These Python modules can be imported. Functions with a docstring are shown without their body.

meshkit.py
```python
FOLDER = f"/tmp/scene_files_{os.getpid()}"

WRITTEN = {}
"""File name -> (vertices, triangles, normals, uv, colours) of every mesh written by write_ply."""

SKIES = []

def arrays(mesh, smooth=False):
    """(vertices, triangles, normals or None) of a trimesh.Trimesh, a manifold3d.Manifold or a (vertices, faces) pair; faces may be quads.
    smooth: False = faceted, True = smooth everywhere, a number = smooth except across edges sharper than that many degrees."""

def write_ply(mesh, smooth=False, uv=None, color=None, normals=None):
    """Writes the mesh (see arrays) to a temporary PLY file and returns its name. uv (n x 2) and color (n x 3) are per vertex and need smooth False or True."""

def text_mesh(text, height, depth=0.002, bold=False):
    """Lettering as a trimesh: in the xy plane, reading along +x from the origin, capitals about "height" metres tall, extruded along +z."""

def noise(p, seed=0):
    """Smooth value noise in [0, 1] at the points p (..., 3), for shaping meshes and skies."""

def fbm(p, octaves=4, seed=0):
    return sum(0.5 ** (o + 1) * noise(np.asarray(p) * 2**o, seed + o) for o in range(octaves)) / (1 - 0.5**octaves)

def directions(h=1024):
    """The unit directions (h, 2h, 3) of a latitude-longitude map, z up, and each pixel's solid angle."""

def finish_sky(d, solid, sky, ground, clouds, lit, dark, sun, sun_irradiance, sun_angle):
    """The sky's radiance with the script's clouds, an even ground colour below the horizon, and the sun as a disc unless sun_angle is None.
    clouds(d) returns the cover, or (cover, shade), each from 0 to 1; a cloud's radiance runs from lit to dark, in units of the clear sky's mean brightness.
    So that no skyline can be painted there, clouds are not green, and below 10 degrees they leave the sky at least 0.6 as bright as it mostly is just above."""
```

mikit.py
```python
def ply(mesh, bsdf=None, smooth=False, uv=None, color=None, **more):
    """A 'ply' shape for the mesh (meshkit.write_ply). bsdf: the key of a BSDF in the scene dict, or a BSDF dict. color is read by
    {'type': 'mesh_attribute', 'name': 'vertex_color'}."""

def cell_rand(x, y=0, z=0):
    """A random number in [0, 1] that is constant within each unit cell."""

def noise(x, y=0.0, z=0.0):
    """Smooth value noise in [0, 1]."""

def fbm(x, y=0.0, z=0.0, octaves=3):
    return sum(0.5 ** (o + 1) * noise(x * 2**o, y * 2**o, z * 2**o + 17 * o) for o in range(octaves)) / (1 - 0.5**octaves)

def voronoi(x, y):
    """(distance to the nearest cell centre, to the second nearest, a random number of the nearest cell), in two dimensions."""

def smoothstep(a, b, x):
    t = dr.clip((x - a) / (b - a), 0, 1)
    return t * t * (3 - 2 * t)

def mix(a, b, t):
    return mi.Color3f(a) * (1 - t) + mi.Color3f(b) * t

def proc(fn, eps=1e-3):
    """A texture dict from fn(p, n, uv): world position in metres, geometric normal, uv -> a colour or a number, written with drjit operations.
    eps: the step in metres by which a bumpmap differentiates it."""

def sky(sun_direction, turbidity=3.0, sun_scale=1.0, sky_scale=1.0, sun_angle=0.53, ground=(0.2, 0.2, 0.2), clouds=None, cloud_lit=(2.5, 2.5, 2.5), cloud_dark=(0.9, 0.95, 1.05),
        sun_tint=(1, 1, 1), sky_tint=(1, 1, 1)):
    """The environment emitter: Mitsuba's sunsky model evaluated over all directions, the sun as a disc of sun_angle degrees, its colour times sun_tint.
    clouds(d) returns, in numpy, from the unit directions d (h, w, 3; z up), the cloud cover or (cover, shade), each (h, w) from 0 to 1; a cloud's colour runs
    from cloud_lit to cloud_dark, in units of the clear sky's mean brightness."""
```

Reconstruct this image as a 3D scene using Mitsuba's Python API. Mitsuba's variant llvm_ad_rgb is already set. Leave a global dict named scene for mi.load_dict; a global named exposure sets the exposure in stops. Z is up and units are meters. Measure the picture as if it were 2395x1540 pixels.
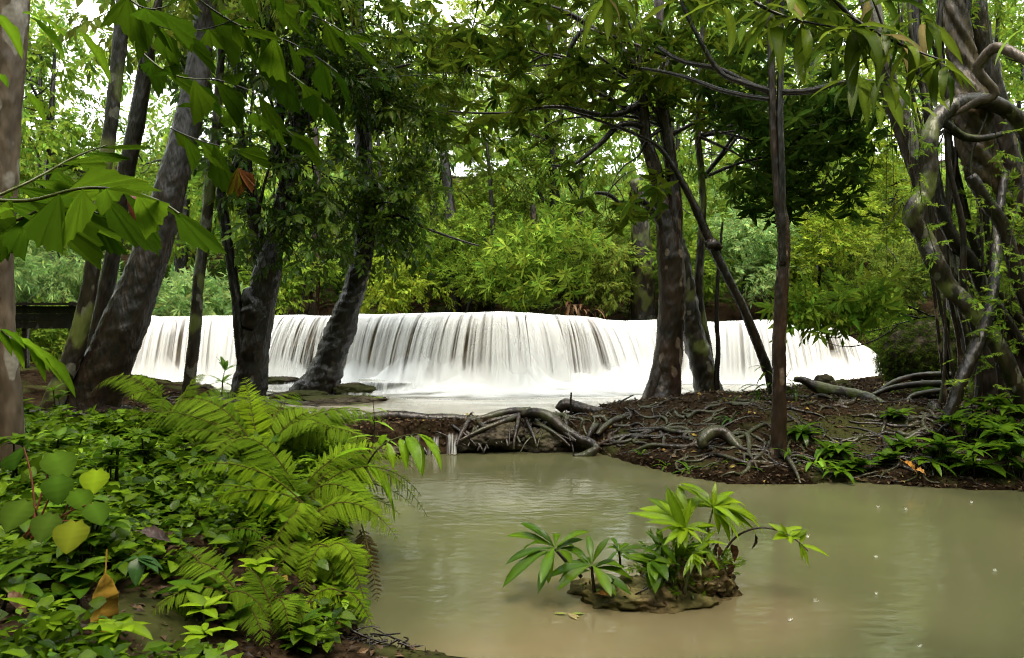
import math
import numpy as np
import drjit as dr
import mitsuba as mi
import mikit
import meshkit
import shapely
from shapely.geometry import Polygon, LineString
from scipy.interpolate import Akima1DInterpolator
from mikit import noise, fbm, smoothstep, mix, proc

# ------------------------------------------------------------------ camera, sky, exposure
T = mi.ScalarTransform4f
FOCAL, CX, HY, EYE = 1880.0, 1197.5, 728.0, 2.0      # photo 2395 x 1540: focal length, centre column, horizon row; eye height in metres
scene, labels = {}, {}
scene['camera'] = {'type': 'perspective', 'fov': 2 * math.degrees(math.atan(CX / FOCAL)), 'fov_axis': 'x',
                   'to_world': T().look_at(origin=[0, 0, EYE], target=[0, 1, EYE], up=[0, 0, 1]),
                   'principal_point_offset_y': (770 - HY) / 1540, 'near_clip': 0.05, 'far_clip': 400.0}
exposure = 3.7
scene['sky'] = mikit.sky((0.12, -0.34, 0.93), turbidity=3, sun_scale=0.22, sun_angle=30, clouds=lambda d: 1.0,
                         cloud_lit=(2.45, 2.5, 2.5))

RNG = np.random.default_rng(11)


def P(px, py, Y):
    """The point at depth Y that the photograph shows in column px, row py."""
    return np.array([(px - CX) / FOCAL * Y, Y, EYE - (py - HY) / FOCAL * Y])


# ------------------------------------------------------------------ scene helpers
def numbered(name):
    if name not in scene and name not in labels and not any(k.startswith(name + '__') for k in scene):
        return name
    k = 1
    while True:
        key = f'{name}_{k:03d}'
        if key not in scene and key not in labels and key not in _HOLD:
            return key
        k += 1


_HOLD, _COUNT = set(), {}


def free(name):
    """The name, or the name with the next three-digit number."""
    n = _COUNT.get(name, 0)
    _COUNT[name] = n + 1
    return name if n == 0 else f'{name}_{n:03d}'


def add(name, mesh, bsdf, parent=None, smooth=False, color=None, uv=None, label=None, cat=None, group=None, kind=None):
    key = free(f'{parent}__{name}' if parent else name)
    if bsdf in KIND:
        bsdf, k = KIND[bsdf]
        uv = np.tile([[k, 0.0]], (len(mesh[0]), 1)) if uv is None else uv + np.array([[1000 * k, 0]])
    scene[key] = mikit.ply((np.asarray(mesh[0]), np.asarray(mesh[1])), bsdf, smooth=smooth, color=color, uv=uv)
    tag(key, label, cat, group, kind)
    return key


def tag(key, label=None, cat=None, group=None, kind=None):
    d = {k: v for k, v in dict(label=label, category=cat, group=group, kind=kind).items() if v}
    if d:
        labels[key] = d
    return key


def thing(name, label, cat, group=None):
    return tag(free(name), label, cat, group)


def join(parts):
    """Several (vertices, faces[, colours]) as one."""
    vs, fs, cs, at = [], [], [], 0
    for p in parts:
        vs.append(p[0])
        fs.append(np.asarray(p[1]) + at)
        at += len(p[0])
        if len(p) > 2:
            cs.append(p[2])
    out = (np.vstack(vs), np.vstack(fs))
    return out + (np.vstack(cs),) if cs else out


def unit(v):
    v = np.asarray(v, float)
    return v / np.maximum(np.linalg.norm(v, axis=-1, keepdims=True), 1e-9)


def resample(pts, step, *extra):
    pts = np.asarray(pts, float)
    s = np.r_[0, np.cumsum(np.linalg.norm(np.diff(pts, axis=0), axis=1) + 1e-6)]
    n = max(3, int(math.ceil(s[-1] / step)) + 1)
    t = np.linspace(0, s[-1], n)
    one = lambda a: Akima1DInterpolator(s, a)(t) if len(s) > 2 else np.stack([np.interp(t, s, c) for c in np.atleast_2d(np.asarray(a).T)], -1).reshape((n,) + np.shape(a)[1:])
    return (one(pts), t) + tuple(np.interp(t, s, e) for e in extra)


def tube(pts, radii, sides=12, step=0.08, lump=0.12, freq=5.0, seed=0, lobes=None, cap=True, twist=0.0):
    """A bent, uneven, tapering stem. lobes = (number, amplitude, fade length): buttresses at its start."""
    radii = np.broadcast_to(np.asarray(radii, float), (len(pts),))
    c, s, r = resample(pts, step, radii)
    n = len(c)
    t = unit(np.gradient(c, axis=0))
    a = unit(np.cross(t[0], [0.31, 0.95, 0.05] if abs(t[0][1]) < 0.9 else [1.0, 0, 0]))
    A = np.empty_like(c)
    for i in range(n):
        a = unit(a - t[i] * (a @ t[i]))
        A[i] = a
    B = np.cross(t, A)
    th = np.arange(sides) * 2 * np.pi / sides
    off = (A[:, None] * np.cos(th)[None, :, None] + B[:, None] * np.sin(th)[None, :, None])
    rr = r[:, None] * np.ones(sides)
    if lump:
        q = c[:, None] + off * rr[..., None]
        rr = rr * (1 + lump * 2 * (meshkit.fbm(q * freq / np.array([1, 1, 1.8]), 3, seed) - 0.5) + lump * (meshkit.noise(q * freq * 3.1, seed + 5) - 0.5))
    if sides >= 14 and lump:
        q = c[:, None] + off * rr[..., None]
        rr = rr * (1 + 0.07 * (meshkit.noise(q * [34, 34, 7], seed + 2) - 0.5) + 0.05 * (meshkit.noise(q * [70, 70, 18], seed + 3) - 0.5))
    if lobes:
        k, amp, fade = lobes
        rr = rr * (1 + amp * np.exp(-s / fade)[:, None] * (0.35 + 0.65 * np.cos(k * th[None] + 0.6 * np.sin(2 * th[None] + seed) + seed)))
    if twist:
        rr = rr * (1 + 0.16 * np.cos(5 * (th[None] + twist * s[:, None])) + 0.07 * np.cos(11 * (th[None] + twist * s[:, None])))
    V = (c[:, None] + off * rr[..., None]).reshape(-1, 3)
    i, j = np.meshgrid(np.arange(n - 1), np.arange(sides), indexing='ij')
    k = (j + 1) % sides
    q = np.stack([i * sides + j, i * sides + k, (i + 1) * sides + k, (i + 1) * sides + j], -1).reshape(-1, 4)
    Fc = np.vstack([q[:, [0, 1, 2]], q[:, [0, 2, 3]]])
    if cap:
        V = np.vstack([V, c[:1], c[-1:]])
        jj = np.arange(sides)
        kk = (jj + 1) % sides
        Fc = np.vstack([Fc, np.stack([kk, jj, jj * 0 + len(V) - 2], 1), np.stack([(n - 1) * sides + jj, (n - 1) * sides + kk, jj * 0 + len(V) - 1], 1)])
    return V, Fc


def stem(spec, **kw):
    """A stem from photo-measured stations (column, row, depth, width in photo pixels)."""
    pts = [P(a, b, y) for a, b, y, w in spec]
    return tube(pts, [w * y / FOCAL / 2 for a, b, y, w in spec], **kw)


# ------------------------------------------------------------------ leaves
PROFILES = {'lance': lambda t: np.sin(np.pi * t ** 0.8) ** 0.9, 'ovate': lambda t: np.sin(np.pi * t ** 0.62) ** 0.75,
            'obov': lambda t: np.sin(np.pi * t ** 1.5) ** 0.9 + 0.04, 'strap': lambda t: np.minimum(1, (1 - t) * 3.5) ** 0.8 * (0.6 + 0.4 * np.minimum(1, t * 3)),
            'heart': lambda t: np.minimum(1, 0.55 + 2.2 * t) * np.sin(np.pi * (0.16 + 0.84 * t)) ** 0.8}


def leaf(n=3, width=0.3, profile='lance', fold=0.25, droop=0.15, wave=0.0, petiole=0.0):
    """A leaf of unit length along x (vertices, faces, midrib weight)."""
    t = np.linspace(0, 1, n + 1)
    w = PROFILES[profile](np.clip(t, 1e-6, 1)) * width / 2
    ang = droop * 1.6 * t
    x, z = np.r_[0, np.cumsum(np.cos(ang[:-1] + np.diff(ang) / 2)) / n], np.r_[0, -np.cumsum(np.sin(ang[:-1] + np.diff(ang) / 2)) / n]
    x = x * (1 - petiole) + petiole
    V, rows, rib = [], [], []
    for i in range(n + 1):
        tip = i == n or (i == 0 and profile not in ('heart', 'strap'))
        if tip:
            rows.append([len(V)] * 3)
            V.append([x[i], 0, z[i]])
            rib.append(0.5)
        else:
            k = len(V)
            rows.append([k, k + 1, k + 2])
            dz = fold * w[i]
            wv = wave * w[i] * math.sin(i * 2.4)
            back = 0.12 * width if (profile == 'heart' and i == 0) else 0
            V += [[x[i] - back, w[i], z[i] + dz + wv], [x[i], 0, z[i]], [x[i] - back, -w[i], z[i] + dz - wv * 0.6]]
            rib += [0, 1, 0]
    Fc = []
    for a, b in zip(rows[:-1], rows[1:]):
        for l, m in ((0, 1), (1, 2)):
            q = [a[l], a[m], b[m], b[l]]
            for tri in ((q[0], q[1], q[2]), (q[0], q[2], q[3])):
                if len(set(tri)) == 3:
                    Fc.append(tri)
    V = np.array(V)
    if petiole:
        k = len(V)
        V = np.vstack([V, [[0, 0.008, 0], [0, -0.008, 0], [petiole * 1.05, -0.008, 0], [petiole * 1.05, 0.008, 0]]])
        Fc += [(k, k + 1, k + 2), (k, k + 2, k + 3)]
        rib += [1] * 4
    return V, np.array(Fc), np.array(rib)


def kite(width=0.34, fold=0.12):
    return np.array([[0, 0, 0], [0.42, width / 2, fold * width], [1, 0, -0.06], [0.42, -width / 2, fold * width]]), np.array([[0, 3, 2], [0, 2, 1]]), np.array([0.5, 0, 0.5, 0])


def frames(d, up):
    x = unit(d)
    y = np.cross(up, x)
    bad = np.linalg.norm(y, axis=-1) < 1e-4
    if np.any(bad):
        y[bad] = [0.7, 0.7, 0.1]
    y = unit(y)
    return np.stack([x, y, np.cross(x, y)], -1)          # columns


def put(tmpl, pos, d, up, size, wide=1.0):
    """Copies of a template leaf: (V, F, copy index of each vertex)."""
    pos, d = np.atleast_2d(pos), np.atleast_2d(d)
    up = np.broadcast_to(np.asarray(up, float), d.shape)
    R = frames(d, up)
    size = np.broadcast_to(np.asarray(size, float), (len(pos),))
    wide = np.broadcast_to(np.asarray(wide, float), (len(pos),))
    loc = tmpl[0][None] * np.stack([size, size * wide, size], -1)[:, None]
    V = np.einsum('nij,nkj->nki', R, loc) + pos[:, None]
    nv = len(tmpl[0])
    Fc = tmpl[1][None] + (np.arange(len(pos)) * nv)[:, None, None]
    return V.reshape(-1, 3), Fc.reshape(-1, 3), np.repeat(np.arange(len(pos)), nv)


def tint(rng, n, lo, hi, jitter=0.18):
    """n leaf colours between two, each a little lighter or darker."""
    t = rng.random(n)[:, None]
    return (np.asarray(lo) * (1 - t) + np.asarray(hi) * t) * np.exp(jitter * rng.standard_normal(n))[:, None]


def spray(rng, n, tmpl, leaf_len=0.35, angle=55, droop=0.35, whorl=False, flat=0.6):
    """A leafy twig of unit length along x: (V, F, leaf index)."""
    if whorl:
        t = 1 - 0.28 * rng.random(n)
        phi = np.arange(n) * 2.4 + rng.random(n) * 0.5
        ang = np.radians(angle * (0.55 + 0.6 * rng.random(n)))
        d = np.stack([np.cos(ang), np.sin(ang) * np.cos(phi), np.sin(ang) * np.sin(phi)], -1)
    else:
        t = np.linspace(0.12, 1, n)
        side = np.where(np.arange(n) % 2, 1, -1)
        ang = np.radians(angle * (1.05 - 0.55 * t)) * side + 0.2 * rng.standard_normal(n)
        ang[-1] *= 0.1
        d = np.stack([np.cos(ang), np.sin(ang), (1 - flat) * rng.standard_normal(n)], -1)
    d[:, 2] -= droop * (0.5 + rng.random(n))
    pos = np.stack([t * 0.8, 0.03 * rng.standard_normal(n), -0.18 * droop * t ** 2], -1)
    up = np.stack([0.35 * rng.standard_normal(n), 0.35 * rng.standard_normal(n), np.ones(n)], -1)
    if whorl:
        up = np.array([1.0, 0, 0.3]) + 0.2 * rng.standard_normal((n, 3))
    V, Fc, idx = put(tmpl, pos, d, up, leaf_len * (0.7 + 0.5 * rng.random(n)))
    k = len(V)                                            # the twig itself, a thin strip
    V = np.vstack([V, [[0, 0.012, 0], [0, -0.012, 0], [0.8, 0, -0.18 * droop]]])
    return V, np.vstack([Fc, [[k, k + 1, k + 2]]]), np.r_[idx, [n, n, n]]


def scatter(rng, sprays, pos, axis, size, lo, hi, jitter=0.2, up=(0, 0, 1.0), odd=0.0, twig=(0.05, 0.035, 0.02)):
    """Sprays at many places as one coloured mesh. odd: share of yellow or brown leaves."""
    out = []
    which = rng.integers(0, len(sprays), len(pos))
    for k, sp in enumerate(sprays):
        m = which == k
        if not m.any():
            continue
        n = int(m.sum())
        V, Fc, idx = put((sp[0], sp[1]), pos[m], axis[m], np.asarray(up) + 0.25 * rng.standard_normal((n, 3)), np.broadcast_to(size, (len(pos),))[m])
        nl = sp[2].max() + 1
        base = tint(rng, n, lo, hi, jitter)
        col = base[:, None] * np.exp(0.22 * rng.standard_normal((n, nl)))[..., None] * np.array([1, 1, 1]) * (1 + 0.12 * rng.standard_normal((n, nl, 1)) * np.array([1, 0, -0.4]))
        if odd:
            mm = rng.random((n, nl)) < odd
            col[mm] = np.where(rng.random((mm.sum(), 1)) < 0.5, [0.24, 0.2, 0.03], [0.16, 0.09, 0.03])
        col[:, nl - 1] = twig
        C = col[:, sp[2]].reshape(-1, 3)
        out.append((V, Fc, np.clip(C, 0.004, 0.9)))
    return join(out)


def puff_points(rng, puffs, n, gap=0.42, freq=0.8, seed=3, shell=0.45):
    """n places and outward axes in a union of ellipsoids (centre, radii), with uneven gaps."""
    w = np.array([np.prod(np.asarray(r, float)) ** (2 / 3) for c, r in puffs])
    pos, axis = [], []
    got = 0
    while got < n:
        k = rng.choice(len(puffs), size=n, p=w / w.sum())
        d = unit(rng.standard_normal((n, 3)))
        c = np.array([puffs[i][0] for i in range(len(puffs))])[k]
        r = np.array([np.broadcast_to(puffs[i][1], 3) for i in range(len(puffs))])[k]
        p = c + d * r * (1 - shell * rng.random((n, 1)) ** 1.4)
        keep = meshkit.fbm(p * freq, 3, seed) > gap
        pos.append(p[keep])
        axis.append(d[keep])
        got += int(keep.sum())
        gap -= 0.004
    return np.vstack(pos)[:n], np.vstack(axis)[:n]


def crown(rng, puffs, n, sprays, size, lo, hi, gap=0.42, freq=0.8, seed=3, down=0.25, side=0.55, **kw):
    pos, d = puff_points(rng, puffs, n, gap, freq, seed)
    ax = d * [1, 1, 0.5] + side * rng.standard_normal(d.shape) - [0, 0, down]
    return scatter(rng, sprays, pos, unit(ax), size * (0.7 + 0.6 * rng.random(n)), lo, hi, **kw)


# ------------------------------------------------------------------ materials
# One BSDF serves all barks, one all soils and rocks, one all falling water: each mesh carries its kind in uv.x. (Fewer code paths compile faster.)
KIND = {}
_BARKS, _EARTHS = [], []


def pick(uv, table):
    k = dr.floor(uv.x)
    c = mi.Color3f(table[0])
    for i, row in enumerate(table[1:], 1):
        c = dr.select(dr.abs(k - i) < 0.5, mi.Color3f(row), c)
    return c


def bark(key, dark, light, patch=None, patch_at=0.62, patch_freq=3.0, moss=None, freq=16.0):
    KIND[key] = ('bark', len(_BARKS) + 0.5)
    _BARKS.append((dark, light, patch or light, (patch_at if patch else 9.0, patch_freq, freq), moss or light, (0.5 if moss else 9.0, 0, 0)))


def bark_colour(p, n, uv):
    dark, light, patch, nums, moss, mm = (pick(uv, [b[i] for b in _BARKS]) for i in range(6))
    q = nums.z
    f = fbm(p.x * q, p.y * q, p.z * q * 0.28, 2)
    g = fbm(p.x * 4, p.y * 4, p.z * 2.2, 2)
    c = dark + (light - dark) * smoothstep(0.3, 0.72, f * 0.65 + g * 0.35)
    s = fbm(p.x * nums.y + 7, p.y * nums.y, p.z * nums.y * 0.45, 2) + 0.07 * n.x
    c = c + (patch - c) * (smoothstep(nums.x, nums.x + 0.06, s) * (0.4 + 0.6 * noise(p.x * 40, p.y * 40, p.z * 40)))
    return c + (moss - c) * smoothstep(mm.x, mm.x + 0.16, g + 0.1 * n.z)


def bark_relief(p, n, uv):
    return fbm(p.x * 24, p.y * 24, p.z * 6.5, 2)


scene['bark'] = {'type': 'twosided', 'bsdf': {'type': 'bumpmap', 'arbitrary': proc(bark_relief, 2e-3), 'scale': 0.016,
                 'bsdf': {'type': 'principled', 'base_color': proc(bark_colour), 'roughness': 0.4, 'specular': 0.5}}}
bark('bark_dark', (0.0020, 0.0011, 0.0005), (0.0090, 0.0045, 0.0020), patch=(0.06, 0.056, 0.045), patch_at=0.70, patch_freq=8.0)
bark('bark_grey', (0.0025, 0.0013, 0.0006), (0.0134, 0.0071, 0.0033), patch=(0.04, 0.034, 0.025), patch_at=0.72, patch_freq=6.0, freq=22)
bark('bark_red', (0.0066, 0.0030, 0.0014), (0.0278, 0.0126, 0.0063), patch=(0.15, 0.11, 0.075), patch_at=0.68, patch_freq=9.0, moss=None, freq=13)
bark('bark_moss', (0.0055, 0.0036, 0.0017), (0.0222, 0.0153, 0.0065), patch=(0.11, 0.108, 0.08), patch_at=0.66, patch_freq=9.0, moss=(0.075, 0.09, 0.02))
bark('bark_pale', (0.0491, 0.0342, 0.0223), (0.1115, 0.0820, 0.0558), patch=(0.2, 0.185, 0.155), patch_at=0.64, patch_freq=7.0)
bark('root_bark', (0.0045, 0.0029, 0.0016), (0.024, 0.0150, 0.0080), patch=(0.045, 0.03, 0.017), patch_at=0.62, moss=(0.032, 0.034, 0.012), freq=22)

bark('bark_lichen', (0.0199, 0.0150, 0.0116), (0.0608, 0.0469, 0.0359), patch=(0.26, 0.26, 0.225), patch_at=0.50, patch_freq=3.4)
bark('bark_vine', (0.0263, 0.0169, 0.0082), (0.0940, 0.0658, 0.0326), freq=20)

VC = {'type': 'mesh_attribute', 'name': 'vertex_color'}
# wet leaves: a translucent blade under a thin film of water
scene['leaf_far'] = {'type': 'principledthin', 'base_color': VC, 'roughness': 0.5, 'diff_trans': 1.0, 'eta': 1.4}
scene['fern_leaf'] = {'type': 'principledthin', 'base_color': VC, 'roughness': 0.5, 'diff_trans': 0.95, 'eta': 1.4}
for _k, _dt, _w, _al in (('leaf_wet', 0.85, 0.011, 0.09),):
    scene[_k] = {'type': 'blendbsdf', 'weight': _w, 'bsdf_0': {'type': 'principledthin', 'base_color': VC, 'roughness': 0.5, 'diff_trans': _dt, 'eta': 1.4},
                 'bsdf_1': {'type': 'twosided', 'bsdf': {'type': 'roughconductor', 'alpha': _al, 'material': 'none'}}}
scene['leaf_matte'] = {'type': 'principledthin', 'base_color': VC, 'roughness': 0.6, 'diff_trans': 0.9, 'eta': 1.4}
scene['dead_leaf'] = {'type': 'twosided', 'bsdf': {'type': 'principled', 'base_color': VC, 'roughness': 0.3, 'specular': 0.08}}


def earth(key, dark, light, litter, litter_at, moss, moss_at, freq):
    KIND[key] = ('earth', len(_EARTHS) + 0.5)
    _EARTHS.append((dark, light, litter, moss, (litter_at, moss_at, freq)))


earth('soil', (0.006, 0.0040, 0.0024), (0.036, 0.0245, 0.0145), (0.058, 0.038, 0.021), 0.8, (0.05, 0.058, 0.018), 0.56, 3.0)
earth('rock', (0.016, 0.014, 0.011), (0.10, 0.085, 0.06), (0.12, 0.11, 0.09), 0.86, (0.05, 0.06, 0.018), 0.5, 5.0)
earth('travertine', (0.07, 0.055, 0.035), (0.36, 0.28, 0.18), (0.4, 0.34, 0.24), 0.85, (0.2, 0.16, 0.1), 0.6, 2.2)
earth('islet_soil', (0.045, 0.035, 0.018), (0.23, 0.18, 0.085), (0.24, 0.2, 0.11), 0.85, (0.09, 0.09, 0.03), 0.55, 9.0)


def earth_colour(p, n, uv):
    dark, light, litter, moss, nums = (pick(uv, [e[i] for e in _EARTHS]) for i in range(5))
    q = nums.z
    f = fbm(p.x * q, p.y * q, p.z * q, 2)
    g = fbm(p.x * 30, p.y * 30, p.z * 30, 2)
    c = dark + (light - dark) * smoothstep(0.3, 0.72, 0.5 * f + 0.5 * g)
    c = c + (litter - c) * (smoothstep(nums.x, nums.x + 0.1, noise(p.x * 34 + 4 * f, p.y * 21, p.z * 30)) * 0.7)
    c = c + (moss - c) * (smoothstep(nums.y, nums.y + 0.14, fbm(p.x * 1.6 + 9, p.y * 1.6, p.z * 2, 2)) * 0.65)
    wet = smoothstep(0.085, 0.03, p.z + 0.1 * (f - 0.5))                      # soaked rim at the waterline
    return c * (1 - 0.5 * wet)


def soil_relief(p, n, uv):
    return fbm(p.x * 17, p.y * 17, p.z * 17, 2)


scene['earth'] = {'type': 'twosided', 'bsdf': {'type': 'bumpmap', 'arbitrary': proc(soil_relief, 3e-3), 'scale': 0.03,
                  'bsdf': {'type': 'diffuse', 'reflectance': proc(earth_colour)}}}


def ripple(p, n, uv):
    return fbm(p.x * 6 + 2 * noise(p.x, p.y), p.y * 14, p.z, 2)


def pool_colour(p, n, uv):
    f = fbm(p.x * 0.7, p.y * 0.9, 4.0, 3)
    c = mix((0.058, 0.061, 0.029), (0.083, 0.084, 0.040), smoothstep(0.3, 0.7, f))
    # suspended sand drifting over the shallows: along the near shore, round the islet and at the right-hand bar
    d1 = dr.sqrt(dr.square((p.x - 0.25) * 0.9) + dr.square(p.y - 4.55))
    d2 = dr.sqrt(dr.square((p.x - 1.0) * 0.75) + dr.square(p.y - 5.45))
    d3 = dr.sqrt(dr.square((p.x - 5.6) * 0.8) + dr.square((p.y - 6.2) * 0.75))
    k = dr.maximum(dr.maximum(smoothstep(1.2, 0.3, d1), 0.8 * smoothstep(1.15, 0.55, d2)), 0.9 * smoothstep(1.7, 0.75, d3 + 0.3 * f))
    return mix(c, (0.145, 0.113, 0.062), k * (0.55 + 0.45 * fbm(p.x * 3, p.y * 4, 1.0, 2)))


def stream_colour(p, n, uv):
    f = fbm(p.x * 0.8, p.y * 3.0, 2.0, 3)
    return mix((0.14, 0.13, 0.09), (0.27, 0.26, 0.21), smoothstep(0.35, 0.7, f))


def water_colour(p, n, uv):
    return dr.select(p.z < 0.2, pool_colour(p, n, uv), stream_colour(p, n, uv))


scene['water'] = {'type': 'twosided', 'bsdf': {'type': 'bumpmap', 'arbitrary': proc(ripple, 4e-3), 'scale': 0.003,
                  'bsdf': {'type': 'principled', 'base_color': proc(water_colour), 'roughness': 0.10, 'specular': 0.5}}}

# ------------------------------------------------------------------ the ground, one sheet
POOL = Polygon([(-0.17, 4.63), (-0.85, 4.87), (-1.34, 5.77), (-1.5, 7.2), (-1.87, 10.1), (-1.9, 11.05), (-0.94, 11.26), (.32, 11.5), (1.22, 11.3), (1.58, 10.5), (2.08, 9.7), (2.49, 9.3),
                (3.1, 9.24), (4, 9.35), (5.05, 9.0), (5.67, 8.9), (7.5, 8.5), (9, 8.2), (10, 3), (5, 0.5), (1.6, 1.2), (0.35, 3.7)])
BASIN = Polygon([(-2.5, 11.75), (-1.2, 11.95), (0, 12.2), (1.37, 12.8), (2.3, 13.9), (3.3, 14.6), (4.3, 15.0), (6.2, 16.5), (8.4, 18.4), (9.2, 19.6), (9.2, 20.6), (-9.6, 20.4), (-9.6, 18.6), (-7.7, 17.2),
                 (-5.75, 15.4), (-4.5, 14.3), (-3.9, 13.1), (-3.2, 12.2)])
LIP = np.array([(-9.6, 19.3, 1.83), (-8.72, 18.9, 1.86), (-6.34, 18.7, 1.87), (-4.84, 18.3, 1.88), (-3.25, 17.6, 1.91), (-1.77, 16.9, 1.93), (-.86, 16.5, 1.96), (0.02, 16.45, 1.95), (.91, 16.7, 1.91),
                (1.67, 17.2, 1.85), (2.2, 17.9, 1.79), (2.77, 18.5, 1.75), (3.57, 18.6, 1.76), (4.86, 18.3, 1.76), (5.83, 18.3, 1.75), (6.91, 18.6, 1.72), (7.7, 19.0, 1.5), (8.4, 19.4, 1.15), (9.1, 19.9, 0.6)])
RIVER = Polygon([tuple(p[:2]) for p in LIP[:16]] + [(7.6, 21), (9.5, 24), (-10.5, 24), (-10.5, 20)])
for _g in (POOL, BASIN, RIVER):
    shapely.prepare(_g)


def sdist(poly, x, y):
    """Distance to the shore, negative inside."""
    p = shapely.points(x, y)
    d = shapely.distance(poly.exterior, p)
    return np.where(shapely.contains_xy(poly, x, y), -d, d)


def sstep(a, b, x):
    t = np.clip((np.asarray(x, float) - a) / (b - a), 0, 1)
    return t * t * (3 - 2 * t)


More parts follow.
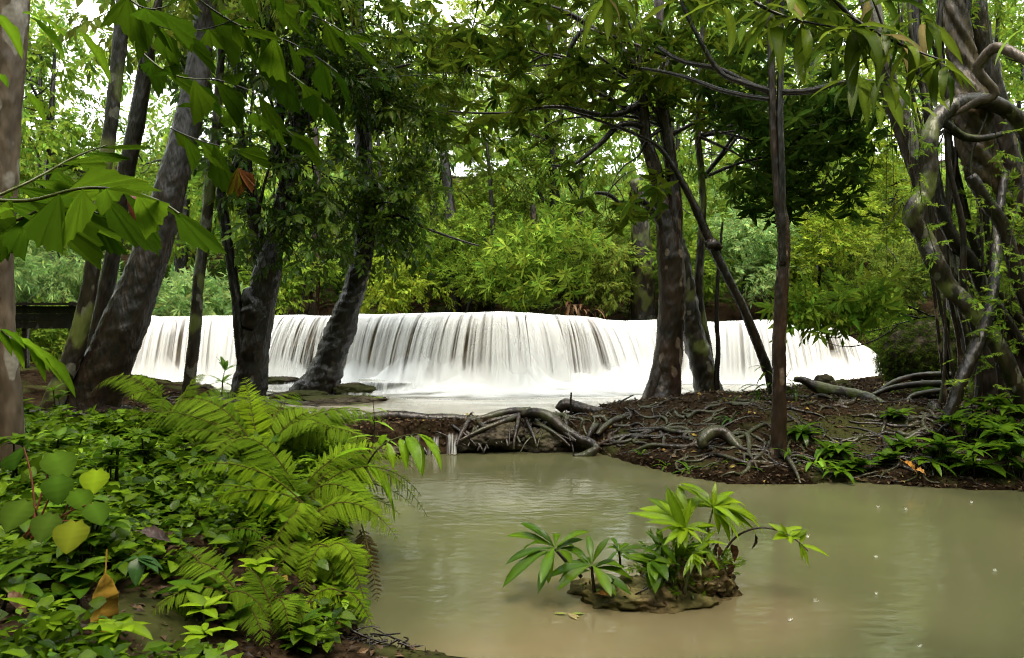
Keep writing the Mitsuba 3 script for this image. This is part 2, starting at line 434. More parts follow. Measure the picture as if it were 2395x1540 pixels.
def ground(x, y):
    x, y = np.broadcast_arrays(np.asarray(x, float), np.asarray(y, float))
    sh = x.shape
    x, y = x.ravel(), y.ravel()
    q = np.stack([x, y, 0 * x], -1)
    n1, n2 = meshkit.fbm(q * 0.9, 4, 1) - 0.5, meshkit.fbm(q * 4.2, 3, 2) - 0.5
    right = sstep(-0.6, 1.6, x) * sstep(4.0, 8.5, y)
    land = 0.55 + 0.28 * n1 + 0.09 * n2 + 0.10 * np.maximum(0, -5.5 - x) + 0.04 * np.maximum(0, x - 7) + right * 0.06
    land = land + 0.12 * np.exp(-(((x - 3.2) / 1.5) ** 2 + ((y - 12.0) / 0.8) ** 2))
    dp, db = sdist(POOL, x, y), sdist(BASIN, x, y)
    wide = 0.3 + 1.9 * right * sstep(0.9, 2.4, x)
    land = land * (0.14 + 0.86 * sstep(0.35, 1.7, np.hypot((x + 0.55) * 0.9, y - 4.35)))
    h = land * sstep(-0.05, 1, dp / wide) ** 0.8
    h = np.where(dp < 0, -0.06 - 0.5 * sstep(0, 1.2, -dp), h)
    near = sstep(1.3, 0.0, db)
    h = np.where(dp > 0.35, h * (1 - near) + np.maximum(h * 0.4 + 0.27, 0.36 + 0.4 * np.minimum(db, 0.35) + 0.1 * n2) * near, h)
    h = np.where(db < 0, 0.34 - 0.35 * sstep(0, 0.7, -db), h)
    dam = sstep(1.7, 1.2, dp + db) * (dp > 0) * (db > 0) * sstep(1.9, 1.2, x)
    h = h * (1 - dam) + np.minimum(h, 0.425 + 0.05 * n2) * dam
    yl = np.interp(x, LIP[:, 0], LIP[:, 1]) + 0.7
    out = np.maximum(np.maximum(-9 - x, x - 7.4), 0)
    top = 2.12 + 0.5 * n1 + 0.1 * n2 + 0.23 * np.maximum(0, y - 25) + 0.05 * np.maximum(0, np.abs(x) - 10)
    top = np.where(sdist(RIVER, x, y) < 0.15, 1.45, top)
    up = sstep(0, 1, (y - yl + out * 0.4) / (0.35 + 0.9 * np.minimum(out, 5)))
    h = h * (1 - up) + top * up
    return h.reshape(sh)


def gz(x, y):
    return float(ground(np.array([x]), np.array([y]))[0])


_xs = np.r_[np.linspace(-70, -11, 30)[:-1], np.arange(-11, 11, 0.1), np.linspace(11, 70, 30)]
_ys = np.r_[np.linspace(-12, 2, 10)[:-1], np.arange(2, 21, 0.1), np.linspace(21, 90, 60)]
_X, _Y = np.meshgrid(_xs, _ys)
_V = np.stack([_X, _Y, ground(_X, _Y)], -1).reshape(-1, 3)
_i, _j = np.meshgrid(np.arange(len(_ys) - 1), np.arange(len(_xs) - 1), indexing='ij')
_a = _i * len(_xs) + _j
_Fg = np.vstack([np.stack([_a, _a + 1, _a + len(_xs) + 1], -1).reshape(-1, 3), np.stack([_a, _a + len(_xs) + 1, _a + len(_xs)], -1).reshape(-1, 3)])
add('ground', (_V, _Fg), 'soil', smooth=True, kind='structure', label='brown earth banks, stream bed and wooded slope')


def sheet(poly, z, past=0.25):
    """A water surface over the polygon (a little past its shore, into the bank)."""
    import trimesh
    v, f = trimesh.creation.triangulate_polygon(poly.buffer(past), engine='earcut')
    return np.c_[v, np.full(len(v), z)], f


add('pool_water', sheet(POOL, 0.0), 'water', kind='structure', label='still murky olive green water of the lower pool')
add('basin_water', sheet(BASIN, 0.4), 'water', kind='structure', label='pale milky water below the waterfall')

# ------------------------------------------------------------------ the waterfall
_line = LineString(LIP[:, :2])


def lip_at(step):
    p, s = resample(LIP, step)
    w1 = meshkit.fbm(np.stack([s * 0.75, 0 * s, 0 * s + 2], -1), 3, 71) - 0.5
    w2 = meshkit.fbm(np.stack([s * 1.1, 0 * s, 0 * s + 5], -1), 3, 72) - 0.5
    p = p + np.stack([0 * s, 0.75 * w1, 0.10 * w2], -1)
    q = np.copy(p)
    for k in range(2):
        q[:, k] = np.convolve(np.pad(p[:, k], 12, 'edge'), np.ones(25) / 25, 'valid')
    tg = unit(np.gradient(q[:, :2], axis=0))
    nrm = np.stack([tg[:, 1], -tg[:, 0]], -1)             # towards the camera
    return p, s, nrm


def veil(u0, u1, forward, lift, seed, foot=0.42, rows=34, step=0.05):
    p, s, nr = lip_at(step)
    m = (s >= u0) & (s <= u1)
    p, s, nr = p[m], s[m], nr[m]
    n1 = meshkit.fbm(np.stack([s * 0.55, s * 0, s * 0 + seed], -1), 3, seed) - 0.5
    n2 = meshkit.fbm(np.stack([s * 2.6, s * 0, s * 0 + seed], -1), 3, seed + 9) - 0.5
    V, UV = [], []
    for i in range(rows + 1):
        t = (i - 7) / (rows - 7)
        if t < 0:                                          # still on the lip, gliding over the edge
            off, z = t * 1.3, p[:, 2] + lift + 0.012 * (-t) ** 0.5
        else:
            drop = p[:, 2] - foot
            off = (forward * np.sqrt(np.maximum(drop, 0.2) / 1.5) * t ** 0.62 + 0.03) * (1 + 0.7 * n1 + 0.25 * n2)
            z = p[:, 2] + lift - drop * t ** 1.15 - lift * t
        V.append(np.stack([p[:, 0] + nr[:, 0] * off, p[:, 1] + nr[:, 1] * off, z + 0 * s], -1))
        UV.append(np.stack([s, s * 0 + t], -1))
    V, UV = np.array(V), np.array(UV)
    n = V.shape[1]
    i, j = np.meshgrid(np.arange(rows), np.arange(n - 1), indexing='ij')
    a = (i * n + j).ravel()
    return (V.reshape(-1, 3), np.vstack([np.stack([a, a + n, a + n + 1], -1), np.stack([a, a + n + 1, a + 1], -1)])), UV.reshape(-1, 2)


def veil_opacity(x, u, v, k, thin):
    fine = 0.55 * fbm(u * 11 + k * 13, v * 0.25, k * 3.0, 2) + 0.45 * noise(u * 38 + k * 7, v * 0.4, k * 5.0)
    wide = fbm(u * 0.85 + k * 3.3, v * 0.25, 7.0 + k, 2)
    bare = smoothstep(0.50, 0.36, wide) * smoothstep(0.05, 0.45, v) * smoothstep(1.0, 0.72, v)
    thin_flow = dr.exp(-dr.square((x + 2.3) / 0.75)) + 0.8 * dr.exp(-dr.square((x + 0.95) / 0.45)) + 0.9 * dr.exp(-dr.square((x + 7.75) / 0.4)) + 0.5 * dr.exp(-dr.square((x - 1.35) / 0.5))
    bare = dr.minimum(1.0, 0.7 * bare + thin_flow * smoothstep(0.05, 0.4, v) * smoothstep(1.05, 0.6, v))
    o = smoothstep(0.25, 0.72, fine) * 0.95 + 0.26 - thin - 0.42 * bare + 0.5 * (wide - 0.5) + 0.5 * smoothstep(0.7, 1.0, v)
    return o * (smoothstep(-0.6, 0.02, v) * 0.95 + 0.05)


def foam_opacity(p, v):
    f = fbm(p.x * 2.2, p.y * 5, 1.0, 2)
    s = noise(p.x * 12, p.y * 3, p.z * 1.2)
    return smoothstep(1.0, 0.45, v + 0.5 * (f - 0.5)) * (0.6 + 0.8 * f) * (1 - smoothstep(0.5, 1.1, p.z + 0.3 * (s - 0.5)) * 0.96)


def trickle_opacity(p, u, v):
    w = u - dr.floor(u)
    f = 0.5 * fbm(p.x * 16, v * 0.7, 1.0, 2) + 0.5 * noise(p.x * 60, v, 2.0)
    return smoothstep(0.0, 0.3, w) * smoothstep(1.0, 0.7, w) * smoothstep(0.36, 0.75, f + 0.1 * v) * smoothstep(0.0, 0.25, v) * 0.55


def falls_opacity(p, n, uv):
    kind = dr.floor(uv.x / 1000 + 0.2)
    u, v = uv.x - 1000 * kind, uv.y
    o = veil_opacity(p.x, u, v, dr.select(kind < 0.5, 1.0, 2.0), dr.select(kind < 0.5, 0.05, 0.22))
    o = dr.select(kind > 2.5, foam_opacity(p, v), o)
    o = dr.select(kind > 3.5, trickle_opacity(p, u, v), o)
    return dr.clip(o, 0.0, 1.0)


scene['white_water'] = {'type': 'principledthin', 'base_color': {'type': 'rgb', 'value': (0.94, 0.95, 0.94)}, 'roughness': 0.5, 'diff_trans': 0.2, 'eta': 1.33}
scene['falling_water'] = {'type': 'mask', 'opacity': proc(falls_opacity), 'bsdf': {'type': 'ref', 'id': 'white_water'}}
for _k, _w in enumerate(('veil_a', 'veil_b', 'mound_water', 'mat_foam', 'trickle_water')):
    KIND[_w] = ('falling_water', float(_k))
tag(free('waterfall'), label='wide low white waterfall pouring over a curved rock lip', kind='structure')
for _fwd, _lift, _mat, _seed in ((0.66, 0.008, 'veil_a', 4), (0.78, 0.014, 'veil_b', 8)):
    for _u0, _u1 in ((0, 8.4), (8.35, 13.3), (13.25, 30)):
        _m, _uv = veil(_u0, _u1, _fwd, _lift, _seed)
        add('curtain', _m, _mat, 'waterfall', smooth=True, uv=_uv)


def cliff():
    p, s, nr = lip_at(0.08)
    rows, V = 26, []
    for i in range(rows + 1):
        t = i / rows
        z = p[:, 2] - 0.02 - (p[:, 2] - 0.1) * np.maximum(0, t - 0.15) / 0.85
        off = -1.6 * max(0, 0.15 - t) / 0.15 - 0.03 + 0.12 * t
        q = np.stack([p[:, 0] + nr[:, 0] * off, p[:, 1] + nr[:, 1] * off, z], -1)
        if t > 0.15:
            q[:, :2] += nr * (0.34 * (meshkit.fbm(q * 1.7, 4, 21) - 0.5) + 0.1 * (meshkit.noise(q * 7, 5) - 0.5))[:, None]
        V.append(q)
    V = np.array(V)
    n = V.shape[1]
    i, j = np.meshgrid(np.arange(rows), np.arange(n - 1), indexing='ij')
    a = (i * n + j).ravel()
    return V.reshape(-1, 3), np.vstack([np.stack([a, a + n, a + n + 1], -1), np.stack([a, a + n + 1, a + 1], -1)])


add('cliff', cliff(), 'travertine', smooth=True, kind='structure', label='brown rock step behind the falling water')
add('river_water', (lambda m: (m[0], m[1]))(sheet(RIVER, 0.0, -0.3)), 'water', kind='structure', label='thin sheet of river water above the lip')
_rv = meshkit.WRITTEN[scene['river_water']['filename']]
_rp = _rv[0].copy()
_rp[:, 2] = np.interp(_rp[:, 0], LIP[:, 0], LIP[:, 2]) - 0.03
scene['river_water'] = mikit.ply((_rp, _rv[1]), 'water')


def foam(width, height, seed, spread, scale):
    p, s, nr = lip_at(0.08)
    rows, V, UV = 26, [], []
    wv = 0.75 + 0.9 * (meshkit.fbm(np.stack([s * 0.5, 0 * s, 0 * s], -1), 3, seed) - 0.5)
    hv = 0.5 + 1.5 * (meshkit.fbm(np.stack([s * 0.9, 0 * s, 0 * s + 4], -1), 3, seed) - 0.3)
    mid = np.exp(-((p[:, 0] + 0.4) / 2.6) ** 2) + 0.9 * np.exp(-((p[:, 0] - 2.6) / 1.3) ** 2) + 0.7 * np.exp(-((p[:, 0] - 7.4) / 1.1) ** 2) + 0.35
    heap = sum(h * np.exp(-((p[:, 0] - x) / w) ** 2) for x, w, h in ((-1.7, 0.8, 0.42), (-0.25, 0.55, 0.75), (2.7, 0.85, 0.5), (7.3, 0.7, 0.42), (-4.9, 0.42, 0.62), (-3.1, 0.32, 0.55), (-8.0, 0.4, 0.5), (4.6, 0.5, 0.25)))
    for i in range(rows + 1):
        t = i / rows
        off = 0.3 + t * width * wv * (0.6 + 0.55 * np.minimum(mid, 1.2))
        q = np.stack([p[:, 0] + nr[:, 0] * off, p[:, 1] + nr[:, 1] * off, 0 * s], -1)
        bump = meshkit.fbm(q * [1.6, 1.6, 1], 3, seed + 3)
        z = 0.415 + height * mid * hv * np.exp(-((t - 0.12) / spread) ** 2) * (0.45 + bump) + 0.03 * bump * (1 - t)
        q[:, 2] = z - 0.02 * t + scale * heap * np.exp(-((t - 0.14) / 0.24) ** 2) * (0.8 + 0.5 * bump)
        V.append(q)
        UV.append(np.stack([s, s * 0 + t], -1))
    V, UV = np.array(V), np.array(UV)
    n = V.shape[1]
    i, j = np.meshgrid(np.arange(rows), np.arange(n - 1), indexing='ij')
    a = (i * n + j).ravel()
    return (V.reshape(-1, 3), np.vstack([np.stack([a, a + n, a + n + 1], -1), np.stack([a, a + n + 1, a + 1], -1)])), UV.reshape(-1, 2)


for _a in ((1.7, 0.24, 3, 0.36, 0.85), (1.4, 0.26, 11, 0.4, 1.15)):
    _m, _uv = foam(*_a)
    add('foam', _m, 'mat_foam', 'waterfall', smooth=True, uv=_uv)

# ------------------------------------------------------------------ foliage kits
def kit(seed, n, count, tmpl, **kw):
    r = np.random.default_rng(seed)
    return [spray(r, count, tmpl, **kw) for _ in range(n)]


L2, L4 = kite(0.34), leaf(2, 0.32, 'lance', 0.22, 0.25)
MANGO = kit(1, 5, 11, leaf(3, 0.26, 'lance', 0.2, 0.45), leaf_len=0.62, angle=75, droop=0.55, whorl=True)
BROAD = kit(2, 5, 11, leaf(2, 0.42, 'ovate', 0.22, 0.3), leaf_len=0.36, angle=60, droop=0.3)
SMALL = kit(3, 5, 17, L2, leaf_len=0.26, angle=60, droop=0.25)
PINNATE = kit(4, 4, 21, kite(0.36), leaf_len=0.24, angle=72, droop=0.15, flat=0.9)
WHORL = kit(5, 4, 10, leaf(2, 0.26, 'obov', 0.2, 0.25), leaf_len=0.7, angle=80, droop=0.1, whorl=True)
BAMBOO = kit(6, 4, 16, kite(0.16), leaf_len=0.42, angle=45, droop=0.6)
DARK, MID, LIME, OLIVE = ((0.022, 0.05, 0.007), (0.055, 0.10, 0.013)), ((0.12, 0.205, 0.022), (0.23, 0.34, 0.042)), ((0.20, 0.285, 0.024), (0.34, 0.43, 0.05)), ((0.14, 0.20, 0.03), (0.25, 0.32, 0.055))
PALE = ((0.20, 0.34, 0.10), (0.33, 0.47, 0.17))


def grow_limbs(key, rng, start, puffs, r0, bark_key, wig=0.25, sides=7):
    """Limbs from a stem to the middle of every puff of leaves, each a part."""
    for c, r in puffs:
        a, b = np.asarray(start[rng.integers(len(start))], float), np.asarray(c, float)
        d = np.linalg.norm(b - a)
        mid = [a + (b - a) * t + rng.standard_normal(3) * wig * d * 0.16 + [0, 0, 0.10 * d * math.sin(math.pi * t)] for t in (0.3, 0.6, 0.85)]
        m = [tube([a] + mid + [b], np.array([1, 0.75, 0.5, 0.32, 0.15]) * r0, sides=sides, step=max(0.12, d / 26), lump=0.12, seed=int(rng.integers(99)))]
        for _ in range(4):                                 # side branches
            t = rng.uniform(0.35, 0.95)
            s = a + (b - a) * t
            e = b + rng.standard_normal(3) * np.broadcast_to(r, 3) * 0.7
            m.append(tube([s, (s + e) / 2 + rng.standard_normal(3) * 0.1 * d, e], [r0 * 0.3, r0 * 0.18, r0 * 0.07], sides=5, step=max(0.12, d / 14), lump=0.1, cap=False))
        add('limb', join(m), bark_key, key, smooth=True)


def pp(px, py, Y, rx, ry, rd=None):
    """A puff of leaves measured in the photograph: centre, half width and half height in its pixels."""
    k = Y / FOCAL
    return P(px, py, Y), np.array([rx * k, (rd if rd else (rx + ry) / 2 * k), ry * k])


# ------------------------------------------------------------------ trees of the near banks
R = np.random.default_rng(21)

t = thing('left_edge_tree', 'pale lichen spotted tree trunk cut by the left edge of the picture', 'tree')
add('trunk', stem([(22, 1150, 7.2, 73), (18, 980, 7.2, 67), (10, 800, 7.2, 50), (4, 620, 7.2, 48), (6, 420, 7.2, 65), (14, 200, 7.2, 75), (20, 0, 7.2, 86), (26, -400, 7.2, 99), (30, -900, 7.3, 99)], sides=26, step=0.05, lump=0.07, freq=4, seed=3), 'bark_pale', t, smooth=True)

SLIM = thing('slender_tree', 'slender dark bent trunk just left of the big leaning tree', 'tree')
add('trunk', stem([(98, 1010, 10.9, 56), (130, 930, 10.9, 49), (180, 800, 11, 42), (215, 640, 11, 34), (235, 460, 11, 32), (258, 300, 11, 31), (275, 150, 11, 31), (290, 0, 11, 34), (300, -300, 11, 34), (310, -800, 11, 26)], sides=16, step=0.06, lump=0.1, freq=7, seed=5), 'bark_moss', SLIM, smooth=True)
BEHIND = thing('grey_tree', 'grey slim trunk half hidden behind the big leaning tree', 'tree')
add('trunk', stem([(205, 900, 12.6, 51), (240, 730, 12.6, 39), (265, 590, 12.6, 34), (292, 420, 12.6, 39), (322, 270, 12.6, 37), (345, 130, 12.7, 34), (372, -60, 12.9, 32), (420, -500, 13, 26)], sides=14, step=0.08, lump=0.1, freq=5, seed=6), 'bark_grey', BEHIND, smooth=True)

LEAN = thing('leaning_tree', 'massive leaning grey trunk with pale streaks on the left bank', 'tree')
add('trunk', stem([(190, 1010, 11.3, 161), (215, 930, 11.3, 127), (262, 830, 11.3, 104), (318, 690, 11.4, 91), (362, 570, 11.5, 79), (398, 440, 11.6, 69), (428, 330, 11.7, 62), (452, 230, 11.8, 58), (470, 110, 11.9, 52), (492, -40, 12, 50), (530, -350, 12.2, 43), (560, -800, 12.4, 25)], sides=30, step=0.06, lump=0.08, freq=3, seed=7, lobes=(5, 0.16, 0.5)), 'bark_grey', LEAN, smooth=True)

SLIM2 = thing('mossy_sapling', 'thin mossy trunk between the leaning tree and the forked tree', 'tree')
add('trunk', stem([(438, 975, 13.3, 36), (444, 880, 13.3, 28), (455, 790, 13.3, 28), (464, 660, 13.3, 26), (480, 540, 13.4, 26), (492, 420, 13.4, 28), (506, 300, 13.5, 22), (516, 150, 13.5, 18), (530, -100, 13.5, 16)], sides=12, step=0.07, lump=0.13, freq=7, seed=8), 'bark_moss', SLIM2, smooth=True)

FORK = thing('forked_tree', 'nearly black tree with several stems rising from one base on the left', 'tree')
add('trunk', join([stem([(575, 985, 14, 125), (580, 930, 14, 82), (590, 860, 14, 68), (600, 780, 14, 68), (612, 700, 14, 68), (628, 620, 14, 63), (640, 560, 14, 37), (660, 470, 14, 34), (690, 340, 14.1, 33), (712, 200, 14.2, 29), (725, 90, 14.3, 27), (740, -150, 14.4, 25), (760, -600, 14.5, 15)], sides=24, step=0.06, lump=0.14, freq=4, seed=9, lobes=(4, 0.3, 0.35)),
                  stem([(592, 770, 13.95, 60), (596, 715, 13.9, 64), (585, 690, 13.85, 40), (600, 680, 13.9, 20)], sides=12, step=0.05, lump=0.3, freq=8, seed=10)]), 'bark_dark', FORK, smooth=True)
for _s, _sd in (([(573, 850, 13.9, 34), (562, 790, 13.9, 27), (552, 690, 13.9, 24), (538, 600, 13.9, 24), (522, 500, 13.9, 26), (518, 440, 13.9, 22), (552, 380, 14, 14), (566, 300, 14, 12)], 1),
                ([(622, 660, 14.05, 46), (604, 570, 14.05, 34), (590, 470, 14.1, 30), (578, 410, 14.1, 26), (566, 340, 14.2, 20), (556, 240, 14.3, 18), (552, 60, 14.4, 16), (545, -150, 14.4, 12)], 2),
                ([(655, 400, 14.1, 30), (644, 360, 14.1, 26), (652, 290, 14.1, 24), (655, 230, 14.2, 24), (640, 150, 14.2, 20), (628, 20, 14.2, 16), (620, -160, 14.2, 12)], 3),
                ([(700, 290, 14.15, 26), (740, 255, 14.1, 20), (765, 215, 14.1, 16), (800, 185, 14, 13), (880, 170, 13.9, 9), (960, 150, 13.8, 5)], 4),
                ([(640, 540, 14.2, 20), (690, 512, 14.4, 10), (720, 500, 14.5, 8), (780, 470, 14.6, 5)], 5)):
    add('limb', stem(_s, sides=12, step=0.06, lump=0.15, freq=6, seed=_sd), 'bark_dark', FORK, smooth=True)

VINE = thing('vine_covered_tree', 'black leaning trunk wrapped in leafy vines in front of the fall', 'tree')
add('trunk', stem([(722, 965, 15.4, 135), (742, 912, 15.4, 94), (768, 850, 15.4, 70), (795, 780, 15.4, 67), (822, 700, 15.4, 56), (842, 630, 15.4, 49), (856, 540, 15.4, 45), (858, 440, 15.4, 41), (850, 330, 15.4, 38), (846, 200, 15.4, 36), (838, 60, 15.4, 32), (830, -150, 15.4, 27), (820, -500, 15.4, 18)], sides=26, step=0.05, lump=0.22, freq=4.5, seed=12, lobes=(5, 0.3, 0.4)), 'bark_dark', VINE, smooth=True)
for _s, _sd in (([(722, 925, 15.2, 44), (706, 905, 15.15, 36), (690, 918, 15.1, 30), (672, 935, 15.1, 20)], 1), ([(858, 460, 15.4, 26), (880, 430, 15.3, 22), (910, 445, 15.2, 14), (930, 440, 15.1, 8)], 2), ([(850, 330, 15.4, 24), (830, 240, 15.3, 18), (800, 190, 15.2, 12), (770, 120, 15.2, 8)], 3), ([(856, 500, 15.4, 16), (885, 515, 15.3, 14), (935, 505, 15.2, 8), (1010, 540, 15.1, 6), (1120, 575, 15, 4)], 4)):
    add('limb', stem(_s, sides=12, step=0.05, lump=0.2, freq=6, seed=_sd), 'bark_dark', VINE, smooth=True)

RED = thing('red_barked_tree', 'reddish brown tree forking upwards at the right end of the root dam', 'tree')
add('trunk', join([stem([(1536, 985, 13.4, 130), (1545, 940, 13.4, 88), (1556, 880, 13.4, 70), (1566, 800, 13.4, 62), (1572, 700, 13.4, 64), (1568, 600, 13.4, 64), (1562, 555, 13.4, 52), (1550, 470, 13.4, 34), (1530, 390, 13.4, 32), (1510, 320, 13.4, 28), (1502, 240, 13.4, 26), (1498, 200, 13.4, 20), (1440, 90, 13.3, 16), (1400, -40, 13.2, 14), (1330, -260, 13.2, 8)], sides=22, step=0.05, lump=0.08, freq=4, seed=14, lobes=(3, 0.28, 0.5)),
                  stem([(1524, 960, 13.3, 46), (1538, 880, 13.3, 36), (1556, 800, 13.35, 28), (1562, 700, 13.38, 24)], sides=12, step=0.06, lump=0.1, seed=4)]), 'bark_red', RED, smooth=True)
for _s, _sd in (([(1576, 600, 13.45, 44), (1578, 520, 13.45, 38), (1574, 430, 13.5, 34), (1560, 320, 13.5, 30), (1548, 250, 13.5, 28), (1556, 130, 13.6, 24), (1540, 0, 13.7, 22), (1520, -300, 13.8, 14)], 1),
                ([(1556, 580, 13.4, 34), (1546, 520, 13.35, 26), (1520, 485, 13.3, 18), (1490, 470, 13.2, 12), (1475, 500, 13.2, 6), (1420, 455, 13.1, 11), (1392, 452, 13.05, 8)], 2),
                ([(1512, 300, 13.4, 20), (1440, 300, 13.2, 14), (1400, 340, 13.1, 12), (1350, 380, 13, 9), (1290, 387, 12.9, 6)], 3),
                ([(1508, 275, 13.4, 16), (1450, 245, 13.3, 12), (1380, 205, 13.2, 12), (1330, 130, 13.1, 12), (1380, 70, 13, 10), (1470, 100, 12.9, 9), (1560, 130, 12.8, 9)], 4),
                ([(1500, 240, 13.4, 18), (1420, 270, 13.1, 14), (1290, 250, 12.8, 9), (1180, 265, 12.6, 6), (1050, 260, 12.5, 4)], 5),
                ([(1560, 320, 13.5, 14), (1600, 300, 13.5, 10), (1650, 275, 13.5, 6)], 6),
                ([(1500, 230, 13.4, 22), (1480, 150, 13.3, 18), (1420, 90, 13.2, 14), (1300, 20, 13, 12), (1200, 0, 12.9, 9), (1120, -30, 12.8, 8)], 7)):
    add('limb', stem(_s, sides=12, step=0.06, lump=0.12, freq=6, seed=_sd), 'bark_red' if _sd < 2 else 'bark_dark', RED, smooth=True)

STUMP = thing('mossy_tree', 'thick crooked mossy trunk just right of the reddish forked tree', 'tree')
add('trunk', join([stem([(1664, 985, 14.3, 110), (1658, 920, 14.3, 66), (1650, 880, 14.3, 60), (1638, 840, 14.3, 58), (1622, 780, 14.3, 52), (1612, 720, 14.3, 44), (1604, 650, 14.3, 40), (1596, 600, 14.3, 34), (1590, 560, 14.3, 20)], sides=22, step=0.05, lump=0.2, freq=4, seed=15),
                  stem([(1664, 900, 14.35, 26), (1655, 820, 14.4, 22), (1640, 740, 14.4, 22), (1634, 650, 14.4, 20), (1640, 560, 14.4, 18), (1644, 480, 14.4, 17), (1640, 400, 14.4, 16), (1632, 310, 14.4, 15), (1640, 150, 14.4, 13), (1650, -100, 14.4, 10)], sides=12, step=0.07, lump=0.1, freq=6, seed=16)]), 'bark_moss', STUMP, smooth=True)

POST = thing('bare_sapling', 'thin bare dark sapling standing against the right curtain of water', 'tree')
add('trunk', stem([(1680, 945, 14.1, 16), (1676, 880, 14.1, 13), (1680, 820, 14.1, 10), (1676, 740, 14.1, 11), (1680, 640, 14.1, 8), (1690, 520, 14.1, 5)], sides=9, step=0.06, lump=0.2, freq=8, seed=17), 'bark_dark', POST, smooth=True)

DIAG = thing('slanting_sapling', 'slim patchy trunk slanting up to the left across the right curtain', 'tree')
add('trunk', join([stem([(1816, 960, 13.2, 30), (1800, 880, 13.2, 24), (1770, 800, 13.2, 22), (1738, 720, 13.2, 21), (1712, 670, 13.2, 20), (1692, 630, 13.2, 20), (1672, 590, 13.2, 22), (1656, 555, 13.2, 22), (1628, 490, 13.2, 18), (1598, 430, 13.2, 15), (1562, 370, 13.2, 12), (1520, 330, 13.2, 10), (1440, 296, 13.1, 8), (1330, 260, 13, 5)], sides=14, step=0.05, lump=0.16, freq=8, seed=18),
                  stem([(1650, 574, 13.15, 18), (1668, 572, 13.12, 30), (1684, 582, 13.15, 16)], sides=10, step=0.04, lump=0.3, freq=9, seed=2)]), 'bark_grey', DIAG, smooth=True)

TWIN = thing('twin_stem_tree', 'two slim brown stems pressed together at the edge of the right bank', 'tree')
add('trunk', stem([(1822, 1115, 10.0, 60), (1822, 1040, 10.0, 36), (1822, 920, 10.0, 33), (1822, 820, 10.0, 31), (1826, 720, 10.0, 31), (1832, 620, 10.0, 30), (1832, 540, 10.0, 29), (1822, 460, 10.0, 26), (1815, 380, 10.0, 20), (1808, 280, 10.0, 18), (1804, 150, 10.0, 16), (1800, 0, 10.0, 15), (1790, -250, 10.0, 12)], sides=24, step=0.035, lump=0.13, freq=7, seed=19, lobes=(3, 0.3, 0.2)), 'bark_red', TWIN, smooth=True)
add('trunk', stem([(1830, 620, 9.95, 18), (1830, 520, 9.95, 18), (1828, 400, 9.95, 17), (1824, 280, 9.97, 16), (1826, 150, 10.0, 14), (1828, 40, 10.0, 12), (1836, -200, 10, 9)], sides=12, step=0.06, lump=0.11, freq=7, seed=20), 'bark_dark', TWIN, smooth=True)
for _s, _sd in (([(1822, 215, 10, 16), (1900, 212, 9.9, 15), (1960, 195, 9.8, 12), (2040, 190, 9.7, 8)], 1), ([(1812, 215, 10, 16), (1740, 195, 10.1, 13), (1680, 165, 10.2, 12), (1640, 100, 10.2, 10), (1600, 20, 10.2, 9), (1590, -60, 10.2, 7)], 2), ([(1810, 222, 10, 14), (1760, 200, 10.3, 13), (1690, 165, 10.4, 12), (1600, 145, 10.6, 11), (1540, 110, 10.8, 9)], 3), ([(1800, 232, 10, 12), (1700, 215, 10.4, 11), (1600, 180, 10.8, 9), (1500, 160, 11, 6)], 4)):
    add('limb', stem(_s, sides=10, step=0.06, lump=0.12, freq=6, seed=_sd), 'bark_grey', TWIN, smooth=True)

# the tangle of trunks and lianas at the right edge
LICH = thing('lichen_tree', 'leaning trunk blotched with white lichen left of the looping lianas', 'tree')
add('trunk', stem([(2350, 960, 12.4, 109), (2310, 860, 12.4, 81), (2270, 770, 12.4, 66), (2230, 660, 12.4, 58), (2196, 550, 12.4, 54), (2170, 450, 12.4, 49), (2140, 370, 12.4, 46), (2110, 290, 12.4, 45), (2085, 220, 12.4, 42), (2062, 130, 12.4, 39), (2030, -50, 12.4, 36), (1980, -350, 12.4, 29), (1900, -800, 12.4, 19)], sides=24, step=0.06, lump=0.1, freq=4, seed=22), 'bark_lichen', LICH, smooth=True)

BIG = thing('strangler_tree', 'big brown tree at the right edge wound about with a twisted vine', 'tree')
add('trunk', stem([(2420, 1020, 12.8, 179), (2400, 900, 12.8, 130), (2385, 760, 12.8, 103), (2380, 600, 12.8, 90), (2365, 450, 12.8, 71), (2335, 300, 12.8, 63), (2310, 180, 12.8, 60), (2280, 60, 12.8, 57), (2260, -80, 12.8, 54), (2230, -500, 12.8, 43)], sides=30, step=0.07, lump=0.12, freq=3, seed=23, lobes=(6, 0.22, 0.9)), 'bark_red', BIG, smooth=True)
add('vine', stem([(2225, -60, 12.0, 46), (2240, 60, 11.9, 50), (2256, 160, 11.9, 60), (2272, 250, 11.8, 76), (2280, 320, 11.8, 70), (2300, 390, 11.8, 76), (2322, 440, 11.9, 70), (2350, 500, 12.1, 46), (2380, 560, 12.3, 34)], sides=30, step=0.04, lump=0.05, freq=5, seed=24, twist=2.6), 'bark_vine', BIG, smooth=True)

